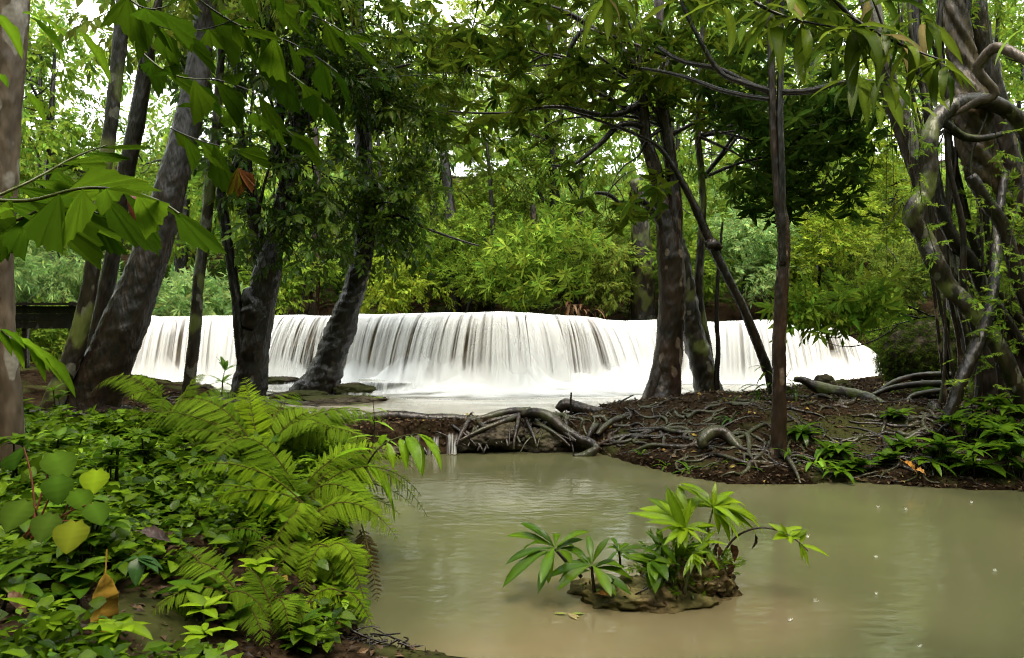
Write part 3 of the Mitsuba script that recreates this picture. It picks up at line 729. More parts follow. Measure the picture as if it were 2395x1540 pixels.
# lianas hang between the trees: each is a thing of its own
for _nm, _lab, _b, _s, _kw in (
    ('liana', 'thick mossy liana looping high in an arch and running down to the right bank', 'bark_moss',
     [(2400, 960, 10.5, 40), (2375, 900, 10.5, 39), (2350, 840, 10.5, 39), (2310, 772, 10.6, 40), (2262, 715, 10.7, 40), (2220, 672, 10.8, 42), (2190, 620, 10.8, 42), (2164, 560, 10.9, 42), (2132, 508, 10.9, 40), (2136, 488, 10.9, 40), (2160, 455, 11, 42), (2172, 400, 11, 42), (2172, 340, 11, 40), (2186, 290, 11.1, 39), (2226, 250, 11.2, 39), (2290, 236, 11.4, 37), (2350, 256, 11.5, 37), (2392, 300, 11.6, 39), (2420, 420, 11.6, 40)], {}),
    ('liana', 'dark sagging liana between the mossy loop and the lichen trunk', 'bark_dark',
     [(2420, 850, 11.6, 23), (2360, 760, 11.6, 25), (2310, 690, 11.6, 32), (2270, 610, 11.6, 32), (2230, 560, 11.6, 30), (2204, 500, 11.6, 30), (2190, 450, 11.6, 25), (2178, 330, 11.7, 21), (2166, 230, 11.8, 21), (2150, 160, 11.8, 18), (2140, 0, 11.9, 16), (2130, -200, 11.9, 14)], {}),
    ('liana', 'wet shiny liana stub bending down beside the twisted vine', 'bark_grey',
     [(2268, 412, 10.6, 26), (2282, 432, 10.6, 30), (2310, 478, 10.6, 33), (2342, 520, 10.6, 32), (2362, 580, 10.6, 30), (2376, 640, 10.6, 30), (2400, 710, 10.6, 30), (2440, 780, 10.6, 30)], {}),
    ('liana', 'thin grey liana rising straight behind the mossy loop', 'bark_grey',
     [(2400, 760, 12.1, 19), (2330, 680, 12.1, 19), (2290, 600, 12.1, 19), (2262, 520, 12.1, 19), (2244, 440, 12.1, 18), (2226, 360, 12.1, 16), (2214, 290, 12.1, 14), (2206, 180, 12.2, 12), (2200, 60, 12.2, 11), (2190, -120, 12.2, 11)], {}),
    ('liana', 'curved pale liana crossing the top right corner', 'bark_pale',
     [(2215, 275, 11.2, 9), (2255, 255, 11.1, 14), (2290, 235, 11, 18), (2320, 228, 10.9, 19), (2290, 150, 10.8, 23), (2330, 112, 10.6, 25), (2380, 130, 10.4, 23), (2430, 160, 10.2, 23)], {}),
    ('liana', 'dark forked liana leaning as a prop under the mossy loop', 'bark_dark',
     [(2216, 985, 10.3, 35), (2228, 950, 10.3, 30), (2252, 880, 10.35, 30), (2275, 830, 10.4, 32), (2296, 780, 10.5, 30), (2320, 700, 10.7, 26), (2330, 560, 11.2, 23), (2350, 400, 11.6, 19)], {}),
    ('liana', 'short mossy liana branch reaching right below the arch', 'bark_moss',
     [(2190, 270, 11.2, 26), (2225, 300, 11.2, 21), (2260, 322, 11.3, 19), (2310, 322, 11.4, 16), (2345, 312, 11.5, 12)], {})):
    _k = free(_nm)
    tag(_k, _lab, 'liana')
    add('stem', stem(_s, sides=16, step=0.05, lump=0.13, freq=6, seed=int(R.integers(99)), **_kw), _b, _k, smooth=True)


_rl = np.random.default_rng(63)
_nth = ['first', 'second', 'third', 'fourth', 'fifth', 'sixth', 'seventh', 'eighth', 'ninth', 'tenth', 'eleventh', 'twelfth', 'last']
_lian = []
for _i in range(13):                                       # thinner lianas and saplings among them
    _x, _Yl = _rl.uniform(2215, 2400), _rl.uniform(11.2, 13.5)
    _ln, _w = _rl.normal() * 90 - 60, _rl.uniform(5, 15)
    _lian.append([(_x + _ln * t + 22 * math.sin(3.1 * t * _rl.uniform(0.6, 2) + _i) + _rl.normal() * 8, 960 - 1150 * t, _Yl, _w * (1.15 - 0.4 * t)) for t in np.linspace(0, 1, 9)])
for _i, _pts in enumerate(sorted(_lian, key=lambda q: q[3][0])):
    _k = free('thin_liana')
    tag(_k, f'thin liana among the trunks at the right edge, {_nth[_i]} from the left', 'liana', 'thin lianas at the right edge')
    add('stem', stem(_pts, sides=9, step=0.07, lump=0.16, freq=7, seed=_i), ('bark_red', 'bark_moss', 'root_bark', 'bark_grey')[_i % 4], _k, smooth=True)

# crowns of those trees: leaves far past counting, one mesh each
def leaves_of(key, puffs, n, kitx, size, pal, gap=0.42, seed=3, mat='leaf_far', start=None, **kw):
    r = np.random.default_rng(seed + 100)
    if start:
        grow_limbs(key, r, [P(*s) for s in start], puffs, 0.035, 'bark_dark', sides=6)
    V, Fc, C = crown(r, puffs, n, kitx, size, pal[0], pal[1], gap=gap, seed=seed, **kw)
    return add('foliage', (V, Fc), mat, key, color=C, kind='stuff')


leaves_of(RED, [pp(1330, 90, 13, 330, 130), (pp(1150, 180, 12.8, 190, 120)), pp(1440, 250, 13.2, 190, 140), pp(1250, 330, 13, 170, 70), pp(1620, 60, 13.5, 200, 120), pp(1430, 440, 13, 110, 60), pp(1050, 60, 12.8, 170, 90), pp(1400, -120, 13, 300, 70)], 520, MANGO, 0.43, ((0.034, 0.062, 0.006), (0.10, 0.145, 0.013)), gap=0.44, seed=5, down=0.5, start=[(1500, 230, 13.4), (1555, 300, 13.5)])
leaves_of(STUMP, [pp(1760, 330, 14.4, 130, 130), pp(1880, 380, 14.6, 130, 110), pp(1700, 220, 14.4, 120, 110), pp(1960, 300, 14.8, 120, 110), pp(1830, 220, 14.8, 170, 90), pp(1800, 440, 14.4, 60, 50), pp(2010, 400, 14.8, 60, 70), pp(1850, 60, 14.8, 160, 90)], 600, MANGO, 0.42, DARK, gap=0.44, start=[(1640, 420, 14.4), (1635, 320, 14.4)], seed=6, down=0.7, side=0.4)
leaves_of(FORK, [pp(620, 480, 13.6, 110, 90), pp(720, 560, 13.7, 90, 80), pp(560, 330, 13.6, 90, 90), pp(760, 400, 13.9, 100, 90), pp(700, 160, 14, 150, 120), pp(520, 120, 14.3, 130, 120), pp(800, 120, 14.2, 130, 130), pp(640, -120, 14.2, 260, 90)], 680, BROAD, 0.55, ((0.026, 0.055, 0.007), (0.07, 0.12, 0.014)), gap=0.44, start=[(690, 340, 14.1), (600, 560, 14), (720, 150, 14.2)], seed=7, mat='leaf_wet')
leaves_of(VINE, [pp(850, 560, 15.1, 70, 80), pp(870, 420, 15.1, 90, 90), pp(850, 270, 15.2, 100, 110), pp(940, 480, 15.1, 90, 80), pp(930, 330, 15.2, 100, 90), pp(960, 170, 15.4, 130, 110), pp(840, 60, 15.4, 160, 120), pp(790, 600, 15.2, 60, 40)], 660, BROAD, 0.53, ((0.03, 0.062, 0.007), (0.085, 0.135, 0.014)), gap=0.43, start=[(856, 500, 15.4), (850, 300, 15.4)], seed=8, mat='leaf_wet')
leaves_of(TWIN, [pp(1780, -260, 10, 400, 170)], 450, MANGO, 0.5, MID, gap=0.42, seed=9)
leaves_of(LEAN, [pp(430, -260, 12, 500, 260), pp(330, 40, 12.5, 130, 70)], 650, BROAD, 0.6, OLIVE, gap=0.43, seed=10)
leaves_of(BIG, [pp(2330, -150, 12.5, 260, 180), pp(2400, 250, 13.3, 60, 150), pp(2200, 60, 13.2, 120, 90), pp(2300, 560, 12.2, 60, 160), pp(2380, 700, 12.4, 50, 110)], 700, SMALL, 0.45, MID, gap=0.45, seed=12)

# ------------------------------------------------------------------ the wood on the far bank
def far_tree(name, label, cat, px, Y, top_py, width_px, kitx, n, size, pal, bark_key='bark_dark', puffs=None, seed=0, low=0.3, gap=0.42, group=None, trunk_w=26, lean=0.0, **kw):
    r = np.random.default_rng(500 + seed)
    key = thing(name, label, cat, group)
    x = (px - CX) / FOCAL * Y
    z0 = gz(x, Y) - 0.15
    top = P(px + lean, top_py, Y)
    hgt = top[2] - z0
    w = width_px * Y / FOCAL / 2
    if puffs is None:
        puffs = []
        for k in range(9):
            f = low + (1 - low) * (k + 0.5) / 9
            wd = w * math.sqrt(max(0.12, 1 - ((f - 0.55) / 0.6) ** 2))
            a = r.uniform(0, 6.28)
            puffs.append((np.array([x + (top[0] - x) * f + math.cos(a) * wd * 0.6, Y + math.sin(a) * wd * 0.55, z0 + hgt * f]), np.array([wd * 0.6, wd * 0.55, max(hgt * 0.12, wd * 0.32)])))
    rt = trunk_w * Y / FOCAL / 2
    line = [np.array([x, Y, z0]), np.array([x + (top[0] - x) * 0.2 + r.normal() * 0.15, Y, z0 + hgt * 0.25]), np.array([x + (top[0] - x) * 0.5 + r.normal() * 0.3, Y + r.normal() * 0.3, z0 + hgt * 0.55]), top * [1, 1, 1] - [0, 0, hgt * 0.08]]
    add('trunk', tube(line, [rt * 1.35, rt, rt * 0.7, rt * 0.2], sides=9, step=0.3, lump=0.12, freq=2, seed=seed), bark_key, key, smooth=True)
    if trunk_w > 12:
        grow_limbs(key, r, [line[1] * 0.4 + line[2] * 0.6, line[2], line[1]], puffs[::2], rt * 0.45, bark_key, sides=6)
    V, Fc, C = crown(r, puffs, n, kitx, size, pal[0], pal[1], gap=gap, seed=seed, **kw)
    add('foliage', (V, Fc), 'leaf_far', key, color=C, kind='stuff')
    return key


# tall trees
_tall = [
    ('broadleaf_tree', 'tall sunlit tree at the far left with white sky showing through', 130, 27, 40, 330, BROAD, 554, 0.80, MID, dict(gap=0.46, trunk_w=24)),
    ('broadleaf_tree', 'bright tree behind the forked black tree on the left', 420, 25, -60, 330, BROAD, 478, 0.70, MID, dict(gap=0.44)),
    ('broadleaf_tree', 'tree left of centre rising behind the vine covered trunk', 700, 27, -120, 380, BROAD, 579, 0.74, LIME, dict(gap=0.44)),
    ('broadleaf_tree', 'lime green tree in the middle of the far bank', 1010, 28, 20, 380, SMALL, 756, 0.77, LIME, dict(gap=0.45)),
    ('broadleaf_tree', 'feathery olive tree right of the middle of the far bank', 1290, 26, -100, 360, SMALL, 705, 0.70, OLIVE, dict(gap=0.43)),
    ('broadleaf_tree', 'leafy tree directly behind the reddish forked tree', 1570, 27, -100, 350, BROAD, 554, 0.70, MID, dict(gap=0.43)),
    ('broadleaf_tree', 'bright tree seen between the dark crown and the lichen trunk', 1900, 28, -60, 380, BROAD, 579, 0.77, LIME, dict(gap=0.44)),
    ('broadleaf_tree', 'yellowish tree behind the lianas on the right', 2150, 26, 60, 300, SMALL, 579, 0.70, LIME, dict(gap=0.43)),
    ('broadleaf_tree', 'dim tree behind the big trunk at the right edge', 2440, 25, -100, 330, BROAD, 504, 0.70, MID, dict(gap=0.42)),
    ('broadleaf_tree', 'shaded tree at the far left edge behind the pale trunk', -60, 24, 60, 300, BROAD, 403, 0.70, MID, dict(gap=0.43)),
]
for _i, (_n, _l, _px, _Y, _tp, _w, _k, _c, _sz, _p, _kw) in enumerate(_tall):
    far_tree(_n, _l, 'tree', _px, _Y, _tp, _w, _k, _c, _sz, _p, seed=20 + _i, low=0.22, **_kw)

# the wood further back reads as one mass
_r = np.random.default_rng(77)
_puffs = []
for _px in np.arange(-300, 2750, 115):
    for _py in (-180, -90, 0, 90, 190, 330, 385, 450, 560, 660):
        _Y = _r.uniform(31, 40) + (560 - _py) / 160
        if _py == 660 and _px > 620:
            continue
        _sky = (110 < _px < 330 and _py < 330) or (900 < _px < 1080 and _py < 100)
        if _sky and _r.random() < 0.75:
            continue
        _puffs.append((P(_px + _r.normal() * 40, _py + _r.normal() * 30, _Y), np.array([1.9, 1.6, 1.35]) * _r.uniform(0.7, 1.2)))
_V, _F, _C = crown(_r, _puffs, 9200, SMALL + BROAD, 1.15, (0.18, 0.30, 0.055), (0.34, 0.46, 0.12), gap=0.40, seed=41)
add('far_wood', (_V, _F), 'leaf_far', color=_C, kind='stuff', label='bright far off wood filling the gaps between the trees')

# shrubs along the far bank
_shr = [
    ('bamboo_shrub', 'feathery pale green bamboo shrub behind the leaning trunk', 110, 21.5, 540, 210, BAMBOO, 480, 0.51, PALE, {}),
    ('bamboo_shrub', 'pale bamboo clump left of the wooden sign board', -30, 20, 560, 190, BAMBOO, 360, 0.51, PALE, {}),
    ('broadleaf_shrub', 'bright broad leaved shrub hanging over the left end of the fall', 455, 20.6, 655, 190, WHORL, 312, 0.34, PALE, {}),
    ('broadleaf_shrub', 'bright low shrub just left of the forked black tree', 330, 21.2, 640, 170, WHORL, 252, 0.34, PALE, {}),
    ('leafy_shrub', 'green shrub between the forked tree and the vine covered trunk', 690, 22.5, 570, 200, BROAD, 372, 0.45, MID, {}),
    ('leafy_shrub', 'lime shrub with large leaf tufts right of the vine covered trunk', 935, 22, 600, 190, BROAD, 336, 0.42, LIME, {}),
    ('leafy_shrub', 'fine leaved shrub spreading above the middle of the fall', 1090, 22.8, 500, 240, SMALL, 720, 0.48, MID, {}),
    ('leafy_shrub', 'shrub with upright leaf rosettes above the fern on the far bank', 1265, 22.3, 520, 250, WHORL, 456, 0.42, MID, {}),
    ('leafy_shrub', 'shrub behind the dead leaf heap on the far bank', 1410, 22.8, 560, 170, BROAD, 360, 0.42, OLIVE, {}),
    ('leafy_shrub', 'shrub behind the crooked mossy trunk', 1600, 22.5, 540, 200, BROAD, 420, 0.45, MID, {}),
    ('leafy_shrub', 'greyish green shrub between the mossy trunk and the twin stems', 1740, 22, 480, 220, SMALL, 720, 0.48, PALE, {}),
    ('leafy_shrub', 'yellow green shrub right of the twin stems above the fall', 1920, 22.5, 470, 230, SMALL, 720, 0.51, LIME, {}),
    ('leafy_shrub', 'dense fine leaved shrub at the right end of the fall', 2070, 21.5, 560, 200, SMALL, 660, 0.45, OLIVE, {}),
    ('leafy_shrub', 'deep green shrub behind the looping liana on the right', 2230, 20, 430, 190, SMALL, 600, 0.45, MID, {}),
    ('leafy_shrub', 'low shrub on the slope under the wooden sign board', 70, 17.2, 735, 190, SMALL, 420, 0.45, MID, {}),
    ('leafy_shrub', 'small shrub beside the moss covered boulder', 2060, 19.6, 700, 110, SMALL, 300, 0.34, MID, {}),
]
for _i, (_n, _l, _px, _Y, _tp, _w, _k, _c, _sz, _p, _kw) in enumerate(_shr):
    far_tree(_n, _l, 'shrub', _px, _Y, _tp, _w, _k, _c, _sz, _p, seed=60 + _i, low=0.42 if _Y > 21.9 else 0.15, gap=0.40, trunk_w=8, **_kw)

# trunks standing in the shade of the far bank
for _i, (_px, _Y, _w, _top, _ln, _b, _l) in enumerate([
        (728, 23.2, 22, 300, 10, 'bark_red', 'reddish trunk in the shade left of the vine covered tree'), (1058, 23.4, 34, 360, -20, 'bark_dark', 'dark shaded trunk on the far bank above the middle of the fall'),
        (1500, 23, 56, 420, -14, 'bark_moss', 'thick mossy trunk on the far bank left of the reddish tree'), (890, 23.8, 14, 300, -8, 'bark_dark', 'thin dark trunk on the far bank right of the vine covered tree'),
        (1240, 25, 22, 480, 6, 'bark_red', 'short reddish trunk above the far bank fern'), (1880, 24.5, 15, 420, -30, 'bark_grey', 'thin grey trunk leaning left behind the twin stems'),
        (1335, 24, 18, 380, 24, 'bark_dark', 'dark trunk behind the dead leaf heap'), (1150, 24.5, 12, 330, -12, 'bark_dark', 'thin shaded trunk right of the middle of the fall')]):
    _k = thing('shaded_tree', _l, 'tree')
    _x = (_px - CX) / FOCAL * _Y
    _z = gz(_x, _Y) - 0.2
    _tp = P(_px + _ln, _top, _Y)
    add('trunk', tube([[_x, _Y, _z], [_x * 0.7 + _tp[0] * 0.3 + 0.1, _Y, _z * 0.65 + _tp[2] * 0.35], _tp], np.array([1.25, 1, 0.6]) * _w * _Y / FOCAL / 2, sides=12, step=0.15, lump=0.14, freq=3, seed=_i), _b, _k, smooth=True)
    _V, _F, _C = crown(np.random.default_rng(900 + _i), [(_tp + [0, 0, 0.6], np.array([1.6, 1.3, 1.2])), (_tp + [0.6, 0.3, 1.8], np.array([1.6, 1.3, 1.2]))], 90, BROAD, 0.7, *MID, seed=_i)
    add('foliage', (_V, _F), 'leaf_far', _k, color=_C, kind='stuff')

# low growth under the trees of the far bank
_n = 1500
_x = _r.uniform(-15, 14, _n)
_y = np.where(_r.random(_n) < 0.6, _r.uniform(24.0, 27, _n), _r.uniform(26, 36, _n))
_z = ground(_x, _y)
_V, _F, _C = scatter(_r, SMALL + BROAD, np.stack([_x, _y, _z + _r.uniform(0, 0.7, _n)], -1), unit(np.stack([_r.normal(size=_n), -0.6 + _r.normal(size=_n) * 0.5, 0.9 + 0 * _x], -1)), _r.uniform(0.4, 0.9, _n), *DARK)
add('undergrowth', (_V, _F), 'leaf_far', color=_C, kind='stuff', label='low leafy undergrowth on the far bank under the trees')

_n = 2200
_x = _r.uniform(-24, 24, _n)
_y = _r.uniform(29, 58, _n)
_V2, _F2, _C2 = scatter(_r, BROAD, np.stack([_x, _y, ground(_x, _y) + _r.uniform(0.1, 1.2, _n)], -1), unit(np.stack([_r.normal(size=_n), -0.6 + _r.normal(size=_n) * 0.5, 0.9 + 0 * _x], -1)), _r.uniform(0.9, 1.7, _n), *MID)
add('hillside_growth', (_V2, _F2), 'leaf_far', color=_C2, kind='stuff', label='leafy growth over the wooded slope behind the far bank')

# the wood goes on behind the viewer and at both sides of the clearing
_puffs = []
for _x in np.arange(-26, 27, 3.2):
    for _z in (0.8, 3.4, 6.0, 8.6, 11.2):
        for _y in (-7.5, -12.0):
            _puffs.append((np.array([_x, _y - 0.012 * _x * _x * (1 if _y < -10 else -0.4), _z]) + _r.normal(size=3) * 0.6, np.array([2.4, 2.0, 1.8]) * _r.uniform(0.8, 1.25)))
for _y in np.arange(-4, 20, 3.2):
    for _z in (1.0, 3.6, 6.4, 9.0):
        for _s in (-1, 1):
            _x = 3.5 + 0.72 * max(_y, 0) + 3.4
            _puffs.append((np.array([_s * max(_x, 8.0), _y, _z]) + _r.normal(size=3) * 0.5, np.array([2.0, 2.2, 1.8])))
_V, _F, _C = crown(_r, _puffs, 5200, BROAD + MANGO, 2.3, *MID, gap=0.36, seed=44)
add('wood_behind', (_V, _F), 'leaf_far', color=_C, kind='stuff', label='wood closing in behind the viewer and beside the clearing')

# ------------------------------------------------------------------ roots, logs and stones
def hit(px, py, y0=2.4, y1=22.0):
    """Where the sight line through a photo pixel meets the ground."""
    Y = np.r_[np.arange(y0, 8, 0.02), np.arange(8, y1, 0.04)]
    x, z = (px - CX) / FOCAL * Y, EYE - (py - HY) / FOCAL * Y
    below = np.nonzero(ground(x, Y) >= z)[0]
    k = below[0] if len(below) else len(Y) - 1
    return np.array([x[k], Y[k], z[k]])


def on_ground(path, r, lift=0.35):
    p = np.array(path, float)
    p[:, 2] = ground(p[:, 0], p[:, 1]) + r * lift
    return p


for _own, _b, _s, _lp in (
    (RED, 'root_bark', [(1222, 972, 11.7, 18), (1250, 966, 11.6, 24), (1285, 975, 11.5, 26), (1318, 1003, 11.4, 24), (1355, 1026, 11.3, 22), (1385, 1038, 11.2, 22), (1394, 1052, 11.1, 20), (1376, 1062, 11.1, 22), (1340, 1068, 11.1, 12)], 0.12),
    (RED, 'root_bark', [(1306, 960, 12.3, 22), (1326, 946, 12.3, 30), (1352, 955, 12.3, 30), (1400, 965, 12.3, 26), (1450, 962, 12.5, 22), (1500, 950, 12.9, 24), (1535, 940, 13.2, 26)], 0.12),
    (RED, 'root_bark', [(1396, 1018, 11.4, 12), (1412, 1000, 11.5, 14), (1440, 982, 11.7, 15), (1476, 970, 12, 15), (1520, 958, 12.6, 16), (1545, 945, 13.1, 18)], 0.12),
    (RED, 'root_bark', [(1374, 1030, 11.3, 12), (1384, 1006, 11.4, 14), (1400, 992, 11.6, 14), (1432, 985, 11.8, 12)], 0.12),
    (RED, 'root_bark', [(1452, 985, 11.9, 14), (1500, 982, 11.9, 15), (1550, 985, 11.8, 15), (1580, 1005, 11.4, 13), (1592, 1030, 11.0, 12)], 0.12),
    (RED, 'root_bark', [(1560, 948, 13.0, 18), (1620, 946, 13, 15), (1660, 958, 12.8, 14), (1690, 972, 12.4, 10)], 0.12),
    (RED, 'root_bark', [(1240, 962, 11.9, 20), (1180, 966, 11.8, 20), (1130, 978, 11.7, 16), (1100, 985, 11.6, 12)], 0.12),
    (TWIN, 'root_bark', [(1648, 1048, 10.2, 20), (1644, 1030, 10.25, 30), (1664, 1013, 10.3, 32), (1694, 1014, 10.3, 30), (1716, 1034, 10.2, 24), (1730, 1050, 10.1, 14)], 0.06),
    (TWIN, 'root_bark', [(1826, 1060, 9.95, 20), (1845, 1075, 9.7, 12), (1860, 1100, 9.5, 9), (1872, 1132, 9.3, 6)], 0.1),
    (LICH, 'root_bark', [(2060, 912, 14.2, 9), (2095, 892, 14.3, 12), (2140, 880, 14.3, 14), (2200, 876, 14.2, 14), (2260, 884, 13.6, 16)], 0.15),
    (LICH, 'root_bark', [(2040, 925, 13.6, 10), (2100, 905, 13.7, 14), (2180, 898, 13.5, 16), (2250, 900, 13.1, 18)], 0.15),
    (LICH, 'root_bark', [(2120, 950, 12.8, 10), (2140, 925, 13, 12), (2200, 915, 12.9, 14), (2290, 910, 12.6, 18)], 0.15)):
    add('root', stem(_s, sides=12, step=0.045, lump=_lp, freq=7, seed=int(R.integers(99))), _b, _own, smooth=True)

# the mat of thinner roots over the right bank, every root a part of the nearest tree
_heads = {RED: (2.45, 13.3), STUMP: (3.5, 14.2), TWIN: (3.32, 9.95), LICH: (6.9, 12.3), BIG: (8.2, 12.7)}
_rr = np.random.default_rng(31)
_made = 0
while _made < 310:
    px, py = _rr.uniform(1190, 2320), _rr.uniform(935, 1120)
    if py > 1050 + 0.1 * (px - 1300) or (px > 1660 and 962 < py < 1015 and px < 2020):
        continue
    p = hit(px, py)
    if sdist(POOL, p[:1], p[1:2])[0] < 0.02 or sdist(BASIN, p[:1], p[1:2])[0] < 0.05:
        continue
    a = _rr.choice([0, math.pi]) + _rr.normal() * 0.8
    r0 = float(np.exp(_rr.uniform(math.log(0.005), math.log(0.042))))
    ln = _rr.uniform(0.4, 1.0) * (0.5 + r0 * 22)
    path, q = [], p[:2].copy()
    for k in range(7):
        path.append([q[0], q[1], 0])
        a += _rr.normal() * 0.6
        q = q + np.array([math.cos(a), math.sin(a) * 0.9]) * ln / 6
    path = on_ground(path, r0, -0.05)
    if path[:, 2].min() < -0.05:
        continue
    path[:, 2] += np.abs(_rr.normal(size=7)) * r0 * 0.6
    own = min(_heads, key=lambda k: (p[0] - _heads[k][0]) ** 2 + (p[1] - _heads[k][1]) ** 2)
    add('root', tube(path, r0 * np.array([0.7, 1, 1, 0.9, 0.75, 0.55, 0.3]), sides=7, step=0.06, lump=0.16, freq=9, seed=_made), 'root_bark', own, smooth=True)
    _made += 1
for _own, (_cx, _cy), _n in ((FORK, (-4.6, 14.0), 16), (VINE, (-3.75, 15.4), 10), (LEAN, (-5.9, 11.2), 12)):   # surface roots of the left trees
    for _k in range(_n):
        a = _rr.uniform(math.pi, 2 * math.pi) if _k % 3 else _rr.uniform(0, 2 * math.pi)
        q = np.array([_cx, _cy]) + np.array([math.cos(a), math.sin(a)]) * 0.25
        path = []
        for _j in range(7):
            path.append([q[0], q[1], 0])
            a += _rr.normal() * 0.35
            q = q + np.array([math.cos(a), math.sin(a)]) * 0.22
        p = on_ground(path, 0.04)
        p[:, 2] = np.maximum(p[:, 2], 0.40)
        add('root', tube(p, np.array([1.6, 1.2, 1, 0.8, 0.6, 0.45, 0.25]) * _rr.uniform(0.02, 0.045), sides=7, step=0.06, lump=0.16, freq=9, seed=_k), 'bark_dark', _own, smooth=True)

for _l, _b, _s, _kw in (
    ('long dark log lying along the top of the dam below the fall', 'root_bark', [(815, 990, 11.75, 20), (870, 978, 11.75, 26), (930, 974, 11.75, 28), (1000, 980, 11.75, 24), (1060, 979, 11.75, 22), (1120, 984, 11.75, 16)], {}),
    ('thinner lower log under the long dam log', 'root_bark', [(800, 1010, 11.6, 16), (880, 1000, 11.6, 16), (960, 1004, 11.6, 14), (1040, 1000, 11.6, 12), (1090, 1012, 11.5, 10), (1150, 985, 11.6, 12), (1220, 972, 11.7, 12)], {}),
    ('weathered fallen log with a broken end pointing at the fall', 'bark_moss', [(1858, 888, 13.6, 12), (1880, 890, 13.5, 18), (1910, 905, 13.4, 28), (1960, 918, 13.2, 32), (2010, 926, 13.0, 28), (2050, 942, 12.6, 26), (2085, 962, 12.1, 22), (2120, 985, 11.6, 12)], {}),
    ('short smooth elbow of wood lying at the foot of the lianas', 'bark_grey', [(2188, 946, 11.3, 30), (2186, 970, 11.2, 36), (2206, 988, 11.1, 38), (2250, 992, 11.1, 34), (2300, 990, 11.1, 28)], {}),
    ('smooth pale log lying behind the elbow of wood at the right', 'bark_pale', [(2230, 952, 11.7, 26), (2290, 956, 11.7, 30), (2350, 958, 11.7, 30), (2420, 950, 11.7, 30)], {}),
    ('thin stick lying among the ferns on the left bank', 'bark_dark', [(350, 1045, 7.3, 7), (430, 1050, 7.3, 6), (500, 1060, 7.2, 5)], {})):
    _k = free('fallen_log' if 'stick' not in _l else 'fallen_stick')
    tag(_k, _l, 'log' if 'stick' not in _l else 'stick')
    add('wood', stem(_s, sides=14, step=0.05, lump=0.15, freq=6, seed=int(R.integers(99))), _b, _k, smooth=True)
add('upright_stick', stem([(1336, 975, 12.1, 5), (1335, 945, 12.1, 5), (1336, 918, 12.1, 4)], sides=6, step=0.06, lump=0.1), 'bark_dark', label='thin dark stick standing upright on the dam', cat='stick')
add('slanted_stick', stem([(1435, 950, 12.6, 4), (1455, 938, 12.6, 4), (1482, 924, 12.6, 3)], sides=6, step=0.06, lump=0.1), 'bark_dark', label='thin stick sticking up at a slant from the dam', cat='stick')


def boulder(c, r, seed, rough=0.35, sub=4, flat_top=None, grit=0.0):
    import trimesh
    m = trimesh.creation.icosphere(subdivisions=sub)
    v = np.array(m.vertices)
    k = 1 + rough * 2 * (meshkit.fbm(v * 1.6 + seed * 3.1, 4, seed) - 0.5) + 0.12 * (meshkit.noise(v * 7, seed) - 0.5)
    v = v * k[:, None] * np.asarray(r)
    if flat_top is not None:
        v[:, 2] = np.minimum(v[:, 2], flat_top + 0.05 * v[:, 2])
    if grit:
        v = v + unit(v / np.asarray(r)) * (grit * 2 * (meshkit.fbm(v * 11 + seed, 4, seed) - 0.5))[:, None]
    return v + np.asarray(c), np.array(m.faces)


for _px, _py, _Y, _rx, _rz, _l, _sd in (
    (1165, 1022, 11.55, 88, 34, 'dark jagged boulder under the logs of the dam', 1), (1075, 1040, 11.45, 46, 26, 'dark rock left of the jagged boulder under the dam', 2), (905, 1062, 11.0, 50, 20, 'low wet rock at the foot of the small cascade', 3),
    (945, 1036, 11.45, 56, 26, 'mossy dark rock under the left part of the long dam log', 21), (1015, 1030, 11.5, 44, 26, 'small dark rock between the dam trickles', 22),
    (1265, 1035, 11.5, 60, 34, 'shaded rock under the big bent root', 4), (850, 1040, 11.3, 50, 30, 'rock at the left end of the dam behind the ferns', 5)):
    _c = P(_px, _py, _Y)
    _k = _Y / FOCAL
    add('boulder', boulder(_c, (_rx * _k, _rx * _k * 0.55, _rz * _k), _sd, 0.5), 'rock', smooth=True, label=_l, cat='rock')
for _px, _py, _Y, _rx, _rz, _l, _sd in (
    (420, 912, 16.2, 60, 20, 'dark smooth rock in the stream right of the leaning tree', 6), (478, 918, 15.7, 30, 18, 'rounded dark rock in the stream beside the thin mossy trunk', 7), (330, 905, 16.8, 60, 14, 'flat wet rock ledge at the left end of the stream', 8),
    (828, 912, 15.2, 46, 16, 'dark rounded rock just right of the vine covered trunk', 9), (700, 925, 14.8, 70, 11, 'flat rock shelf between the two dark trees', 10), (800, 938, 14.4, 110, 13, 'long flat rock shelf at the foot of the vine covered trunk', 11),
    (760, 950, 13.9, 120, 9, 'low rooty ledge nearest the ferns in the stream', 12), (650, 890, 16.6, 60, 9, 'thin ledge in the stream behind the forked tree', 13), (1930, 893, 14.6, 22, 18, 'small dark stone standing on the fallen log', 14), (1965, 903, 14.4, 26, 16, 'second dark stone behind the fallen log', 15)):
    _c = P(_px, _py, _Y)
    _k = _Y / FOCAL
    add('stone', boulder(_c, (_rx * _k, max(_rx * 0.5, _rz) * _k * 1.1, _rz * _k), _sd, 0.35), 'rock', smooth=True, label=_l, cat='rock')
_c = P(2170, 835, 16.4)
MB = thing('mossy_boulder', 'big dark boulder overgrown with moss and small leaves on the right', 'rock')
_bm = boulder(_c, (0.86, 0.8, 0.74), 17, 0.22, 5)
add('stone', _bm, 'rock', MB, smooth=True)
_rb = np.random.default_rng(5)
_i = _rb.integers(0, len(_bm[0]), 2600)
_d = unit(_bm[0][_i] - _c)
_V, _F, _C = scatter(_rb, kit(8, 4, 9, L2, leaf_len=0.4), _bm[0][_i] + _d * 0.02, unit(_d + 0.6 * _rb.standard_normal(_d.shape) - [0, 0, 0.5]), _rb.uniform(0.08, 0.2, len(_i)), (0.03, 0.055, 0.008), (0.07, 0.11, 0.012))
